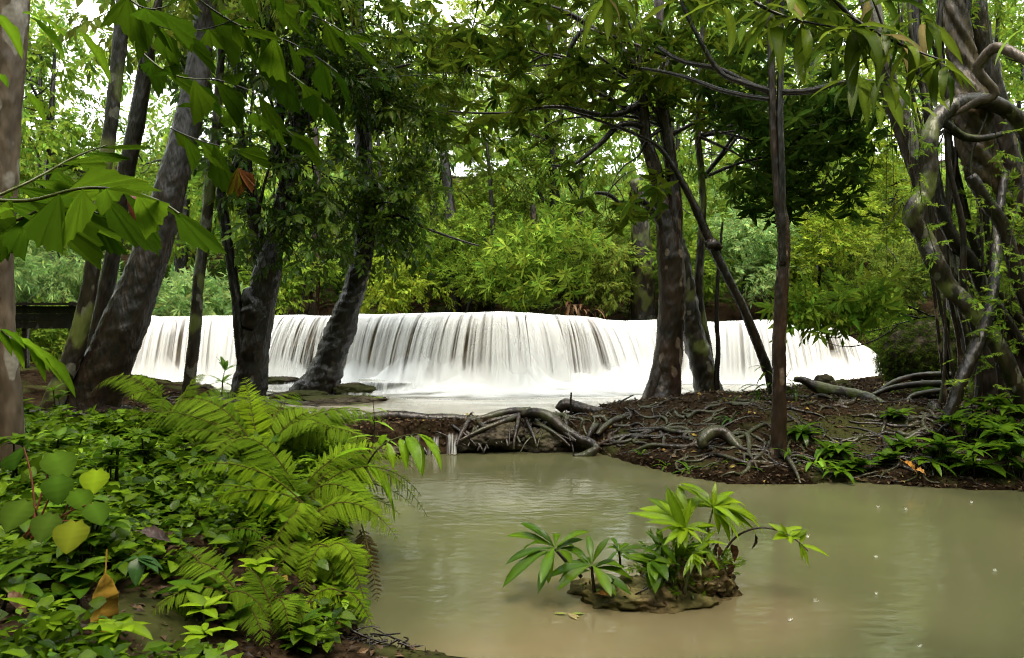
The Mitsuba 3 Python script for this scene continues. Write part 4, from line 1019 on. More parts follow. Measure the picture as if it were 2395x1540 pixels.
add('moss', (_V, _F), 'leaf_far', MB, color=_C, kind='stuff')

for _k2 in range(34):                                    # fine roots over the face of the dam
    _x0 = _rr.uniform(850, 1330)
    _w = _rr.uniform(5, 14)
    _dx = _rr.normal() * 60
    _yt, _yb = 985 - 0.03 * (_x0 - 850) + _rr.uniform(-6, 22), _rr.uniform(1030, 1068)
    add('root', stem([(_x0, _yt, 11.7, _w), (_x0 + _dx * 0.3, (_yt + _yb) / 2 - 14, 11.45, _w), (_x0 + _dx * 0.7, (_yt + _yb) / 2 + 8, 11.3, _w * 0.8), (_x0 + _dx, _yb, 11.2, _w * 0.5)], sides=8, step=0.05, lump=0.15, freq=9, seed=_k2), 'root_bark', RED, smooth=True)

# small falls between the stones of the stream and through the dam
def ribbon(px0, px1, py0, py1, Y, seed, bulge=0.12):
    n, rows = 16, 10
    V, UV = [], []
    for i in range(rows + 1):
        t = i / rows
        for j in range(n + 1):
            q = P(px0 + (px1 - px0) * j / n, py0 + (py1 - py0) * t ** 1.2, Y)
            q[1] -= bulge * t ** 0.6 + 0.05 * math.sin(j * 1.3 + seed)
            V.append(q)
            UV.append([seed + j / n * 0.98 + 0.01, t])
    i, j = np.meshgrid(np.arange(rows), np.arange(n), indexing='ij')
    a = (i * (n + 1) + j).ravel()
    return (np.array(V), np.vstack([np.stack([a, a + n + 1, a + n + 2], -1), np.stack([a, a + n + 2, a + 1], -1)])), np.array(UV)


tag(free('small_cascade'), label='small white trickles through the dam and over the stream ledges', kind='structure')
for _k, _a in enumerate(((850, 885, 1008, 1062, 11.25), (1045, 1075, 1012, 1060, 11.28), (940, 985, 1015, 1060, 11.3), (640, 705, 893, 912, 16.2), (690, 780, 922, 938, 14.9), (300, 400, 893, 905, 16.6), (1000, 1030, 1020, 1062, 11.3), (800, 900, 918, 934, 14.6), (505, 545, 900, 915, 15.6))):
    _m, _uv = ribbon(*_a, seed=_k)
    add('trickle', _m, 'trickle_water', 'small_cascade', smooth=True, uv=_uv)


# a low step in front of the fall, with its own small veil
_q = [P(838, 893, 15.9), P(900, 893, 15.7), P(960, 893, 15.6), P(1015, 893, 15.75), P(1030, 893, 16.6), P(960, 893, 17.4), P(840, 893, 17.6)]
add('basin_water', sheet(Polygon([tuple(q[:2]) for q in _q]), _q[0][2] - 0.005, 0.0), 'water', kind='structure', label='water on the low step in front of the fall')
for _k, (_x0, _x1, _Ya) in enumerate(((838, 905, 15.75), (900, 965, 15.65), (958, 1022, 15.7))):
    _m, _uv = ribbon(_x0, _x1, 893, 919, _Ya, seed=_k + 20, bulge=0.3)
    add('step_veil', _m, 'veil_b', 'waterfall', smooth=True, uv=_uv * [8, 0.9] + [0, 0.02])

# ------------------------------------------------------------------ plants of the foreground
def blade(key, base, d, length, tmpl, col, mat='leaf_wet', up=(0, 0, 1.0), wide=1.0, name='leaf', rib=1.5, label=None, smooth=True):
    V, Fc, _ = put((tmpl[0], tmpl[1]), base, d, up, length, wide)
    nv = len(tmpl[0])
    vein = 1 + 0.05 * np.where((np.arange(nv) // 3) % 2, 1, -1) * (1 - tmpl[2])
    C = np.clip(np.asarray(col)[None] * (1 + (rib - 1) * tmpl[2][:, None]) * vein[:, None], 0, 0.9)
    return add(name, (V, Fc), mat, key, smooth=smooth, color=C, label=label)


SPEAR = leaf(7, 0.24, 'obov', 0.28, 0.5)
LANCE = [leaf(7, 0.26, 'lance', 0.22, d, wave=0.15) for d in (0.3, 0.6, 0.95)]
OVAL = [leaf(5, 0.55, 'ovate', 0.2, d) for d in (0.2, 0.5)]
HEART = [leaf(12, 0.95, 'heart', 0.16, d, wave=0.04) for d in (0.4, 0.8)]
STRAP = [leaf(9, 0.12, 'strap', 0.2, d) for d in (0.8, 1.3)]


def rosette(name, label, cat, base, n, length, pal, tmpls, elev=(0.15, 0.9), rng=None, stalk=None, group=None, spread=6.283, az0=0.0, mat='leaf_wet', key=None):
    """A plant of a few large leaves, each a part."""
    rng = rng or np.random.default_rng(abs(hash((round(base[0], 3), n))) % 9999 if False else int(abs(base[0] * 7919 + base[1] * 104729 + n)) % 99991)
    key = key or thing(name, label, cat, group)
    base = np.asarray(base, float)
    top = base
    if stalk is not None:
        top = base + np.asarray(stalk)
        add('stalk', tube([base, (base + top) / 2 + rng.normal(size=3) * 0.01, top], [0.012, 0.009, 0.006], sides=6, step=0.05, lump=0.1), 'bark_dark', key, smooth=True)
    for k in range(n):
        a = az0 + spread * (k + rng.uniform(-0.25, 0.25)) / n
        e = rng.uniform(*elev)
        d = np.array([math.cos(a) * math.cos(e), math.sin(a) * math.cos(e), math.sin(e)])
        blade(key, top - [0, 0, 0.03 * rng.random()], d, length * rng.uniform(0.72, 1.15), tmpls[rng.integers(len(tmpls))], tint(rng, 1, *pal, 0.15)[0], mat)
    return key


def pinna(n, w=0.16, comb=True):
    """One side-branch of a fern frond, unit length: a row of leaflets."""
    t = (np.arange(n) + 0.5) / n
    ln = w * np.sin(np.pi * np.clip(t * 0.82 + 0.16, 0, 1)) ** 0.7
    pos = np.stack([t, 0 * t, -0.12 * t * t], -1)
    V, Fc = [], []
    for s in (1, -1):
        v, f, _ = put(kite(1.2, 0.05), pos, np.stack([0.35 + 0 * t, s + 0 * t, -0.12 + 0 * t], -1), [0, 0, 1.0], ln)
        Fc.append(f + sum(len(x) for x in V))
        V.append(v)
    k = sum(len(x) for x in V)
    V.append(np.array([[0, 0.012, 0.002], [0, -0.012, 0.002], [1, 0, -0.12]]))
    Fc.append(np.array([[k, k + 1, k + 2]]))
    return np.vstack(V), np.vstack(Fc)


PINNA_FINE, PINNA_MID = pinna(15, 0.085), pinna(9, 0.13)
PINNA_PLAIN = leaf(4, 0.13, 'strap', 0.15, 0.3)[:2]


def frond(key, p0, p1, arch, plen, pal, rng, tmpl=PINNA_FINE, n=24, roll=0.0, name='frond', mat='fern_leaf', label=None, bare=0.16, side_droop=0.25):
    """A fern frond arching from p0 to p1."""
    p0, p1 = np.asarray(p0, float), np.asarray(p1, float)
    L = np.linalg.norm(p1 - p0)
    c1 = p0 + (p1 - p0) * 0.3 + np.array([0, 0, arch * L])
    c2 = p0 + (p1 - p0) * 0.75 + np.array([0, 0, arch * L * 0.85])
    t = np.linspace(0, 1, 40)[:, None]
    c = (1 - t) ** 3 * p0 + 3 * (1 - t) ** 2 * t * c1 + 3 * (1 - t) * t * t * c2 + t ** 3 * p1
    tg = unit(np.gradient(c, axis=0))
    side = unit(np.cross(tg, np.array([math.sin(roll), -0.35 * math.cos(roll), math.cos(roll)])))
    nrm = np.cross(side, tg)
    s = bare + (1 - bare) * (np.arange(n) + 0.3) / n
    i = np.clip((s * 39).astype(int), 0, 39)
    u = (s - bare) / (1 - bare)
    ln = plen * np.minimum(1, 0.45 + 2.6 * u) * (1 - u) ** 0.62 + 0.012
    Vs = []
    for sg in (1, -1):
        d = side[i] * sg + tg[i] * (0.32 + 0.35 * u[:, None]) - nrm[i] * side_droop + 0.06 * rng.standard_normal((n, 3))
        v, f, _ = put(tmpl, c[i], d, nrm[i] + 0.06 * rng.standard_normal((n, 3)), ln * (1 + 0.08 * rng.standard_normal(n)))
        cc = np.repeat(tint(rng, 1, *pal, 0.12) * np.exp(0.10 * rng.standard_normal((n, 1))), len(tmpl[0]), 0)
        Vs.append((v, f, cc))
    tv, tf = tube(c, np.linspace(0.006, 0.0015, 40), sides=5, step=L / 14, lump=0, cap=False)
    Vs.append((tv, tf, np.tile([[0.10, 0.085, 0.025]], (len(tv), 1))))
    V, Fc, C = join(Vs)
    return add(name, (V, Fc), mat, key, color=np.clip(C, 0.003, 0.9), label=label)


FERN_PAL = ((0.075, 0.14, 0.009), (0.135, 0.215, 0.015))
FERN_LIME = ((0.125, 0.215, 0.008), (0.185, 0.28, 0.012))
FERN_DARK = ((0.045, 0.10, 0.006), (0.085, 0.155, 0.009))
RF = np.random.default_rng(51)


def fern(label, base, Yb, fronds, pal, tmpl=PINNA_FINE, n=24):
    """base: photo pixel of the root; fronds: (tip px, tip py, depth change, arch, pinna length in pixels[, palette, template])."""
    key = thing('fern', label, 'fern')
    b = P(base[0], base[1], Yb)
    for f in fronds:
        px, py, dY, arch, pl = f[:5]
        for q in range(2 if Yb < 10 and len(f) < 7 else 1):
            s = 30 if q else 0
            frond(key, b + RF.normal(size=3) * [0.05, 0.05, 0.02], P(px + s * RF.normal(), py + s * RF.normal(), Yb + dY - 0.12 * q), arch * (1 + 0.3 * q * RF.normal()), pl * Yb / FOCAL * (0.9 if q else 1), f[5] if len(f) > 5 else pal, RF, f[6] if len(f) > 6 else tmpl, f[7] if len(f) > 7 else n, roll=RF.normal() * 0.25)
    return key


fern('large fern spreading in front of the forked black tree', (610, 1085), 7.6, [(390, 985, 0.2, 0.32, 95), (440, 950, 0.6, 0.3, 90), (300, 1010, -0.2, 0.3, 80), (565, 905, 0.5, 0.12, 60, FERN_LIME), (700, 950, 0.5, 0.25, 80), (820, 975, 0.4, 0.32, 90), (905, 985, 0.2, 0.3, 90), (760, 1000, -0.5, 0.3, 85), (500, 1060, -0.7, 0.35, 90), (860, 1040, -0.3, 0.3, 90), (640, 930, 0.9, 0.22, 80), (420, 1060, -0.3, 0.3, 80)], FERN_PAL)
fern('small fern with a frond drooping left beside the leaning tree', (400, 985), 9.2, [(232, 908, 0.2, 0.4, 55), (300, 930, -0.3, 0.4, 50), (440, 915, 0.4, 0.25, 50), (500, 940, 0.1, 0.35, 55), (360, 960, -0.5, 0.5, 50)], FERN_PAL)
BRIGHT = ((0.105, 0.185, 0.010), (0.175, 0.27, 0.016))
fern('bright fern arching over the edge of the pool', (705, 1180), 6.2, [(985, 1160, 0.2, 0.42, 85), (975, 1090, 0.6, 0.32, 80), (900, 1235, -0.2, 0.5, 90), (860, 1110, 0.5, 0.28, 85), (560, 1090, 0.3, 0.35, 90), (590, 1130, -0.2, 0.4, 90), (760, 1250, -0.4, 0.55, 85), (1000, 1210, 0.3, 0.5, 60), (800, 1060, 0.8, 0.2, 80)], BRIGHT)
fern('fern with one lime frond of broad plain leaflets', (725, 1215), 5.6, [(497, 1138, -0.1, 0.16, 105, FERN_LIME, PINNA_PLAIN, 13), (668, 1345, -0.3, 0.75, 80), (450, 1205, -0.2, 0.3, 70, FERN_LIME), (880, 1200, 0.1, 0.4, 90)], BRIGHT)
fern('fern hanging down the steep face of the bank', (700, 1290), 5.4, [(640, 1400, -0.35, 0.55, 60), (745, 1415, -0.3, 0.4, 52, FERN_LIME, PINNA_MID, 13), (560, 1330, -0.3, 0.4, 60), (830, 1380, -0.2, 0.5, 60, FERN_LIME, PINNA_MID, 13)], FERN_PAL)
fern('small lime fern dangling over the water at the bank corner', (790, 1385), 5.0, [(876, 1478, -0.1, 0.35, 45, FERN_LIME, PINNA_MID, 12), (730, 1460, -0.2, 0.4, 40, FERN_LIME, PINNA_MID, 10), (700, 1440, -0.2, 0.45, 40)], FERN_LIME, PINNA_MID, 12)
fern('low fern with an arched frond near the bottom left', (545, 1400), 4.5, [(362, 1475, -0.15, 0.42, 75), (470, 1360, 0.1, 0.3, 55), (630, 1455, -0.1, 0.5, 60), (420, 1300, 0.3, 0.3, 70)], FERN_PAL)
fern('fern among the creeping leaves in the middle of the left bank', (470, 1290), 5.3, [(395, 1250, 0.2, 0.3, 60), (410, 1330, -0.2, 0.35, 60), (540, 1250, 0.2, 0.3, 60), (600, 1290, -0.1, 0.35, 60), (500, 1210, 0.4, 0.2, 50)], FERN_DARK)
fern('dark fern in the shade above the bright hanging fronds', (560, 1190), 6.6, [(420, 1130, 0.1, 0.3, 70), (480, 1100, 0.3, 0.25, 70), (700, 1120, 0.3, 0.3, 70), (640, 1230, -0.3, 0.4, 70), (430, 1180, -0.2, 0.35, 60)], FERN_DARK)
fern('fern on the far bank above the middle of the fall', (1262, 738), 22.0, [(1208, 712, -0.3, 0.5, 16), (1222, 690, 0, 0.35, 16), (1262, 678, 0.2, 0.2, 14), (1300, 688, 0, 0.35, 16), (1318, 715, -0.3, 0.5, 16), (1240, 722, -0.8, 0.6, 14), (1285, 722, -0.8, 0.6, 14)], ((0.12, 0.24, 0.04), (0.2, 0.33, 0.07)), PINNA_MID, 16)
fern('fern spilling over the bank just above the bottom edge', (640, 1425), 4.7, [(500, 1485, -0.1, 0.4, 60), (560, 1385, 0.1, 0.3, 60), (740, 1465, -0.1, 0.45, 60), (690, 1505, -0.2, 0.5, 55), (600, 1350, 0.2, 0.25, 55)], FERN_PAL)
fern('fern drooping over the pool left of the withered brown frond', (765, 1300), 5.3, [(850, 1400, -0.1, 0.5, 60, BRIGHT), (790, 1420, -0.2, 0.5, 55), (700, 1380, -0.2, 0.4, 55), (870, 1320, 0.1, 0.4, 60, BRIGHT)], BRIGHT)
_k = thing('dead_fern_frond', 'brown withered fern frond hanging over the water', 'fern')
frond(_k, P(845, 1225, 5.6), P(884, 1408, 5.45), 0.12, 0.16, ((0.05, 0.035, 0.012), (0.09, 0.06, 0.02)), RF, n=16, mat='dead_leaf', side_droop=0.9)
frond(_k, P(842, 1240, 5.6), P(868, 1340, 5.5), 0.1, 0.12, ((0.05, 0.035, 0.012), (0.09, 0.06, 0.02)), RF, n=12, mat='dead_leaf', side_droop=0.9)

# lance-leaved plant reaching over the pool
_k = thing('lance_leaf_shrub', 'slender shrub with drooping pointed leaves reaching over the pool', 'plant')
_pts = [P(845, 1130, 6.4), P(858, 1090, 6.4), P(880, 1055, 6.4), P(915, 1030, 6.35), (P(980, 1015, 6.3))]
add('stem', tube(_pts, [0.01, 0.009, 0.007, 0.005, 0.003], sides=6, step=0.05, lump=0.1), 'bark_moss', _k, smooth=True)
for _px, _py, _tx, _ty in ((870, 1065, 830, 1060), (905, 1035, 925, 1090), (935, 1025, 955, 1085), (950, 1020, 990, 1080), (975, 1016, 1035, 1045), (980, 1015, 1045, 1075), (960, 1018, 1010, 1100), (890, 1045, 900, 1000), (860, 1085, 930, 1150), (856, 1095, 960, 1190), (880, 1055, 780, 1045)):
    a, b = P(_px, _py, 6.35), P(_tx, _ty, 6.25 + RF.normal() * 0.1)
    blade(_k, a, b - a + [0, 0, 0.06], np.linalg.norm(b - a) * 1.1, LANCE[1], tint(RF, 1, (0.09, 0.18, 0.007), (0.14, 0.23, 0.01))[0])
_k = thing('tall_sprig', 'thin upright sprig with narrow leaves in front of the vine covered tree', 'plant')
add('stem', tube([P(872, 1110, 6.8), P(876, 1020, 6.8), P(872, 930, 6.8)], [0.006, 0.005, 0.002], sides=5, step=0.06, lump=0.1), 'bark_moss', _k, smooth=True)
for _px, _py, _tx, _ty in ((874, 985, 820, 980), (874, 985, 920, 1000), (873, 955, 835, 945), (873, 955, 905, 962), (872, 932, 850, 918), (872, 932, 895, 930), (875, 1020, 930, 1035), (875, 1020, 815, 1020)):
    a, b = P(_px, _py, 6.8), P(_tx, _ty, 6.75)
    blade(_k, a, b - a + [0, 0, 0.02], np.linalg.norm(b - a) * 1.1, LANCE[0], tint(RF, 1, (0.12, 0.22, 0.02), (0.18, 0.30, 0.03))[0])

# ground cover of small creeping leaves over the left bank
_n = 42000
_x, _y = RF.uniform(-5.6, -1.0, _n), RF.uniform(2.6, 9.6, _n)
_dp = sdist(POOL, _x, _y)
_q = np.stack([_x, _y, 0 * _x], -1)
_dens = meshkit.fbm(_q * 1.3, 3, 61)
_bare = np.exp(-(((_x + 1.75) / 0.75) ** 2 + ((_y - 4.3) / 0.55) ** 2)) + 0.6 * np.exp(-(((_x + 3.3) / 1.0) ** 2 + ((_y - 8.3) / 0.8) ** 2))
_m = (_dp > -0.02) & (_dens + 0.15 * RF.random(_n) > 0.37 + 0.4 * _bare) & (np.abs(_x) < 0.72 * _y)
_x, _y = _x[_m], _y[_m]
_hh = 0.16 * RF.random(len(_x)) ** 1.3 * (0.4 + 1.6 * meshkit.fbm(np.stack([_x, _y, 0 * _x], -1) * 2.1, 2, 8))
_z = ground(_x, _y) + 0.015 + _hh
_d = unit(np.stack([RF.normal(size=len(_x)), RF.normal(size=len(_x)) - 0.25, 0.15 + 0.25 * RF.normal(size=len(_x))], -1))
_parts = []
for _t, _a, _b in ((leaf(3, 0.62, 'ovate', 0.2, 0.35), 0, 0.6), (leaf(3, 0.45, 'lance', 0.2, 0.4), 0.6, 1.0)):
    _m = (np.arange(len(_x)) / len(_x) >= _a) & (np.arange(len(_x)) / len(_x) < _b)
    _sz = (0.03 + 0.11 * RF.random(_m.sum()) ** 1.8) * (0.75 + 0.08 * _y[_m])
    _v, _f, _ix = put((_t[0], _t[1]), np.stack([_x, _y, _z], -1)[_m], _d[_m], np.array([0, 0, 1.0]) + 0.35 * RF.standard_normal((_m.sum(), 3)), _sz)
    _parts.append((_v, _f, np.clip(tint(RF, _m.sum(), (0.024, 0.062, 0.003), (0.10, 0.165, 0.008), 0.42)[_ix] * (1 + 0.35 * np.tile(_t[2], _m.sum()))[:, None], 0, 0.9)))
_V, _F, _C = join(_parts)
add('ground_cover', (_V, _F), 'leaf_wet', smooth=True, color=_C, kind='stuff', label='glossy creeping leaves covering the left bank')

# taller leafy herbs standing in it
_spots = [(95, 1345, 'tufted herb with pointed leaves at the left near the bottom'), (185, 1395, 'herb with crossed leaf pairs left of the withered leaf'), (120, 1480, 'lime seedling with rounded leaves at the bottom left corner'), (250, 1530, 'bright seedling at the bottom edge under the withered leaf'),
          (440, 1500, 'bright seedling with upright leaves at the bottom edge'), (30, 1270, 'shiny leafed herb at the left edge'), (60, 1160, 'herb at the left edge below the large heart leaves'), (290, 1090, 'low rounded herb uphill of the heart leaved plant'), (380, 1190, 'glossy herb in the middle of the creeping leaves'),
          (205, 1010, 'small leafed herb at the foot of the leaning tree'), (340, 1020, 'leafy herb on the slope right of the leaning tree'), (420, 1090, 'pale green herb left of the large ferns'), (540, 1440, 'herb beside the low arched fern'), (620, 1370, 'small bright herb on the steep bank face'), (700, 1500, 'leaf tuft among the twigs at the bank corner'), (30, 1400, 'broad leaved herb at the lower left edge'), (160, 1270, 'spreading herb under the yellowing heart leaf'), (455, 1400, 'dark green herb between the low ferns'), (20, 1030, 'tall leafy herb against the pale trunk at the left edge'), (75, 1000, 'tall herb just right of the pale left edge trunk'), (160, 1075, 'tall herb behind the heart leaved plant'), (35, 1130, 'tall herb at the left edge level with the heart leaves'), (255, 1160, 'tall herb right of the yellow green heart leaf'), (330, 1110, 'tall herb between the heart leaves and the ferns'), (140, 960, 'tall herb at the foot of the slender tree'), (215, 1330, 'tall herb just above the withered leaf')]
for _i, (_px, _py, _l) in enumerate(_spots):
    _b = hit(_px, _py + 26)
    _lime = any(w in _l for w in ('lime', 'bright'))
    _k = None
    for _j in range(5 if 'tall' in _l else 3 if not _lime else 2):
        _bb = _b + np.array([RF.normal() * 0.05, RF.normal() * 0.05, 0])
        _k = rosette('leafy_herb', _l, 'plant', _bb, 7, 0.17 if not _lime else 0.15, FERN_LIME if _lime else ((0.032, 0.078, 0.005), (0.08, 0.14, 0.008)), OVAL if _i % 2 else [LANCE[0], OVAL[0]], elev=(0.0, 0.7), rng=RF, stalk=[RF.normal() * 0.03, RF.normal() * 0.03, RF.uniform(0.06, 0.2) if 'tall' not in _l else RF.uniform(0.15, 0.45)], key=_k)

# heart-leaved plant at the left, red stalked
_k = thing('heart_leaf_plant', 'red stalked plant with large heart shaped leaves at the left edge', 'plant')
for _px, _py, _Y, _s, _c, _az, _l in ((50, 1060, 4.6, 0.22, (0.035, 0.08, 0.008), 2.6, None), (120, 1075, 4.6, 0.2, (0.055, 0.105, 0.01), 5.6, None), (130, 1130, 4.4, 0.17, (0.04, 0.085, 0.008), 5.2, None), (170, 1165, 4.3, 0.14, (0.05, 0.1, 0.008), 5.7, None), (222, 1115, 4.5, 0.16, (0.14, 0.21, 0.01), 5.0, 'yellow green heart shaped leaf'), (58, 1190, 4.2, 0.18, (0.05, 0.09, 0.01), 4.5, None), (118, 1220, 4.15, 0.16, (0.045, 0.08, 0.01), 4.7, None), (172, 1238, 4.1, 0.18, (0.12, 0.145, 0.012), 4.9, 'yellowing heart shaped leaf'), (210, 1195, 4.2, 0.14, (0.05, 0.1, 0.01), 5.6, None)):
    p = P(_px, _py, _Y)
    foot = P(85 + RF.normal() * 25, 1260, 4.5)
    add('stalk', tube([foot, (foot + p) / 2 + [0.01, 0.03, 0.05], p + [0, 0.02, 0.03]], [0.006, 0.005, 0.004], sides=6, step=0.05, lump=0.05), 'red_stalk', _k, smooth=True)
    blade(_k, p + [0, 0.02, 0.03], [math.cos(_az), math.sin(_az), -0.55], _s, HEART[int(_s * 100) % 2], _c, 'leaf_matte', rib=1.7, label=_l, up=(0.2, -0.5, 1))
scene['red_stalk'] = {'type': 'principled', 'base_color': {'type': 'rgb', 'value': (0.13, 0.03, 0.02)}, 'roughness': 0.4}
_k = thing('dark_leaf_plant', 'plant with four dark wet wrinkled leaves right of the withered leaf', 'plant')
for _dx, _dy, _az in ((-45, -8, 3.0), (30, -30, 0.9), (60, 14, 5.9), (10, 52, 4.9), (55, -10, 0.3)):
    blade(_k, P(322, 1305, 4.35), [math.cos(_az), math.sin(_az) * 0.6, -0.12 - (0.4 if _dy > 20 else 0)], 0.155, OVAL[1], (0.035, 0.085, 0.022), rib=1.6)

# fallen leaves
def dead_leaf(label, px, py, Y, length, d, col, tmpl, up=(0.2, -0.6, 0.8), edge=None):
    V, Fc, _ = put((tmpl[0], tmpl[1]), P(px, py, Y), d, up, length)
    C = np.asarray(col)[None] * np.clip(1 + 3.0 * (meshkit.fbm(V * 24, 2, 4)[:, None] - 0.5), 0.15, 1.7)
    add('fallen_leaf', (V, Fc), 'dead_leaf', smooth=True, color=np.clip(C, 0.004, 0.9), label=label, cat='leaf')


CURL = leaf(9, 0.34, 'lance', 0.6, 0.35, wave=0.4, petiole=0.2)
dead_leaf('large withered yellow brown leaf hanging upright among the creeping leaves', 250, 1285, 3.75, 0.47, [0.04, -0.2, -1], (0.36, 0.22, 0.035), leaf(12, 0.25, 'lance', 0.7, 0.25, wave=0.5, petiole=0.22), up=(0.75, -1, 0.2))
dead_leaf('dark purple brown dead leaf lying above the dark leaved plant', 312, 1240, 4.6, 0.22, [1, 0, -0.15], (0.04, 0.028, 0.026), CURL)
dead_leaf('rust brown curled leaf under the low arched fern', 545, 1425, 4.6, 0.2, [0.35, -0.4, -0.8], (0.14, 0.06, 0.03), CURL)
dead_leaf('brown leaf caught on twigs at the bank corner', 790, 1440, 4.9, 0.12, [0.1, -0.3, -0.9], (0.15, 0.07, 0.03), CURL)
dead_leaf('brown dead leaf at the lower left edge', 10, 1375, 3.7, 0.16, [0.7, -0.2, -0.5], (0.12, 0.07, 0.04), CURL)
dead_leaf('tan dry leaf upright on the roots below the reddish tree', 1555, 948, 12.0, 0.24, [0.35, 0, -0.9], (0.22, 0.17, 0.1), CURL)
dead_leaf('orange leaf at the waterline of the right bank', 2105, 1075, 9.3, 0.24, [0.9, -0.3, -0.5], (0.36, 0.17, 0.03), CURL)
dead_leaf('orange leaf floating at the edge of the right bank', 2135, 1098, 9.05, 0.22, [1, 0.2, -0.2], (0.3, 0.16, 0.05), CURL)
dead_leaf('pale yellow leaf floating beside the islet', 1672, 1390, 5.66, 0.115, [1, 0.35, 0.16], (0.5, 0.42, 0.14), leaf(5, 0.4, 'lance', 0.1, 0.1), up=(0, 0, 1))
_k = thing('floating_sprig', 'pale sprig of leaves floating just left of the islet', 'leaf')
for _dx, _dy, _az, _s, _c in ((0, 0, 2.9, 0.085, (0.24, 0.27, 0.07)), (10, 4, 0.2, 0.1, (0.2, 0.25, 0.06)), (6, 8, 5.2, 0.1, (0.3, 0.26, 0.12)), (2, 6, 5.8, 0.09, (0.34, 0.28, 0.13))):
    blade(_k, P(1325 + _dx, 1440 + _dy, 5.28) * [1, 1, 0] + [0, 0, 0.012], [math.cos(_az), math.sin(_az), 0.02], _s, leaf(4, 0.42, 'lance', 0.1, 0.1), _c)
for _px, _py, _c, _l in ((2150, 1085, (0.3, 0.3, 0.28), 'pale shiny broad leaf lying on the right bank'), (1945, 1040, (0.4, 0.36, 0.05), 'small yellow leaf on the right bank soil'), (2065, 905, (0.42, 0.38, 0.06), 'small yellow leaf on the slope below the fallen log')):
    p = hit(_px, _py)
    V, Fc, _ = put(OVAL[0][:2], p + [0, 0, 0.04], [1, -0.2, 0.05], (0, -0.4, 1), 0.3 if 'broad' in _l else 0.09)
    add('fallen_leaf', (V, Fc), 'dead_leaf', smooth=True, color=np.tile([_c], (len(V), 1)), label=_l, cat='leaf')

# twigs at the bank corner
_k = thing('twig_heap', 'heap of wet dark twigs at the bank corner by the pool', 'twigs')
for _j in range(26):
    _a = P(RF.uniform(800, 960), RF.uniform(1465, 1515), 4.75)
    _a[2] = max(gz(_a[0], _a[1]), 0) + RF.uniform(0, 0.06)
    _b = _a + np.array([RF.uniform(-0.2, 0.25), RF.uniform(-0.12, 0.12), RF.uniform(-0.05, 0.04)])
    add('twig', tube([_a, (_a + _b) / 2 + RF.normal(size=3) * 0.02, _b], RF.uniform(0.003, 0.011) * np.array([1, 0.8, 0.5]), sides=5, step=0.04, lump=0.15), 'bark_dark', _k, smooth=True)

# ------------------------------------------------------------------ the islet
ISLET = thing('islet', 'small soil and rock islet rising from the pool', 'islet')
_c = np.array([0.98, 5.62, -0.02])
_im = boulder(_c, (0.48, 0.31, 0.15), 33, 0.25, 5, grit=0.075)
_im2 = boulder(_c + [0.26, 0.14, 0.08], (0.33, 0.26, 0.20), 35, 0.25, 5, grit=0.075)
_im3 = boulder(_c + [-0.34, 0.14, -0.02], (0.26, 0.2, 0.11), 36, 0.3, 4, grit=0.05)
add('mound', join([_im, _im2, _im3]), 'islet_soil', ISLET, smooth=True)


_iv, _if = join([_im, _im2, _im3])
_i = RF.choice(np.nonzero(_iv[:, 2] > 0.05)[0], 420)
_pp = _iv[_i] + RF.normal(size=(420, 3)) * 0.012
_v, _f, _ix = put(leaf(2, 0.4, 'lance', 0.3, 0.5), _pp, unit(RF.normal(size=(420, 3)) + [0, -0.2, 0.1]), np.array([0, 0, 1.0]) + 0.6 * RF.standard_normal((420, 3)), 0.02 + 0.07 * RF.random(420) ** 2)
_lc = np.where((RF.random(420) < 0.45)[:, None], tint(RF, 420, (0.05, 0.10, 0.01), (0.12, 0.2, 0.02)), tint(RF, 420, (0.015, 0.009, 0.005), (0.10, 0.05, 0.02)))
add('debris', (_v, _f), 'leaf_wet', ISLET, color=_lc[_ix], kind='stuff')


_ip = _iv[RF.choice(np.nonzero((_iv[:, 2] > 0.09) & (_iv[:, 0] > 0.9))[0], 80)]
_v, _f, _lc = scatter(RF, SMALL + PINNATE, _ip + [0, 0, 0.03], unit(RF.normal(size=(80, 3)) * [1, 1, 0.5] + [0, -0.2, 0.6]), RF.uniform(0.10, 0.22, 80), (0.05, 0.11, 0.006), (0.14, 0.24, 0.012))
_k = thing('fine_leaf_plant', 'fine leaved low plant covering the top of the islet under the lime shrub', 'plant')
add('foliage', (_v, _f), 'fern_leaf', _k, color=_lc, kind='stuff')


def aimed(key, base, tips, Y, tmpl, pal, wide=1.0, mat='leaf_wet', extra=1.08):
    """Leaves from one point to photo-measured tips (column, row, depth change)."""
    for px, py, dY in tips:
        a, b = np.asarray(base, float), P(px, py, Y + dY)
        blade(key, a, b - a + [0, 0, 0.12 * np.linalg.norm(b - a)], np.linalg.norm(b - a) * extra, tmpl, tint(RF, 1, *pal, 0.14)[0], mat, up=(0, -0.45, 1), wide=wide * 0.8)
        c = b + (b - a) * RF.uniform(-0.6, -0.2) + RF.normal(size=3) * [0.28, 0.28, 0.2] * np.linalg.norm(b - a)
        if c[2] < 0.08:
            continue
        a = a - [0, 0, RF.uniform(0, 0.05)]
        blade(key, a, c - a, np.linalg.norm(c - a) * extra, tmpl, tint(RF, 1, *pal, 0.2)[0] * 0.8, mat, up=(0.3 * RF.normal(), -0.45, 1), wide=wide * 0.8)


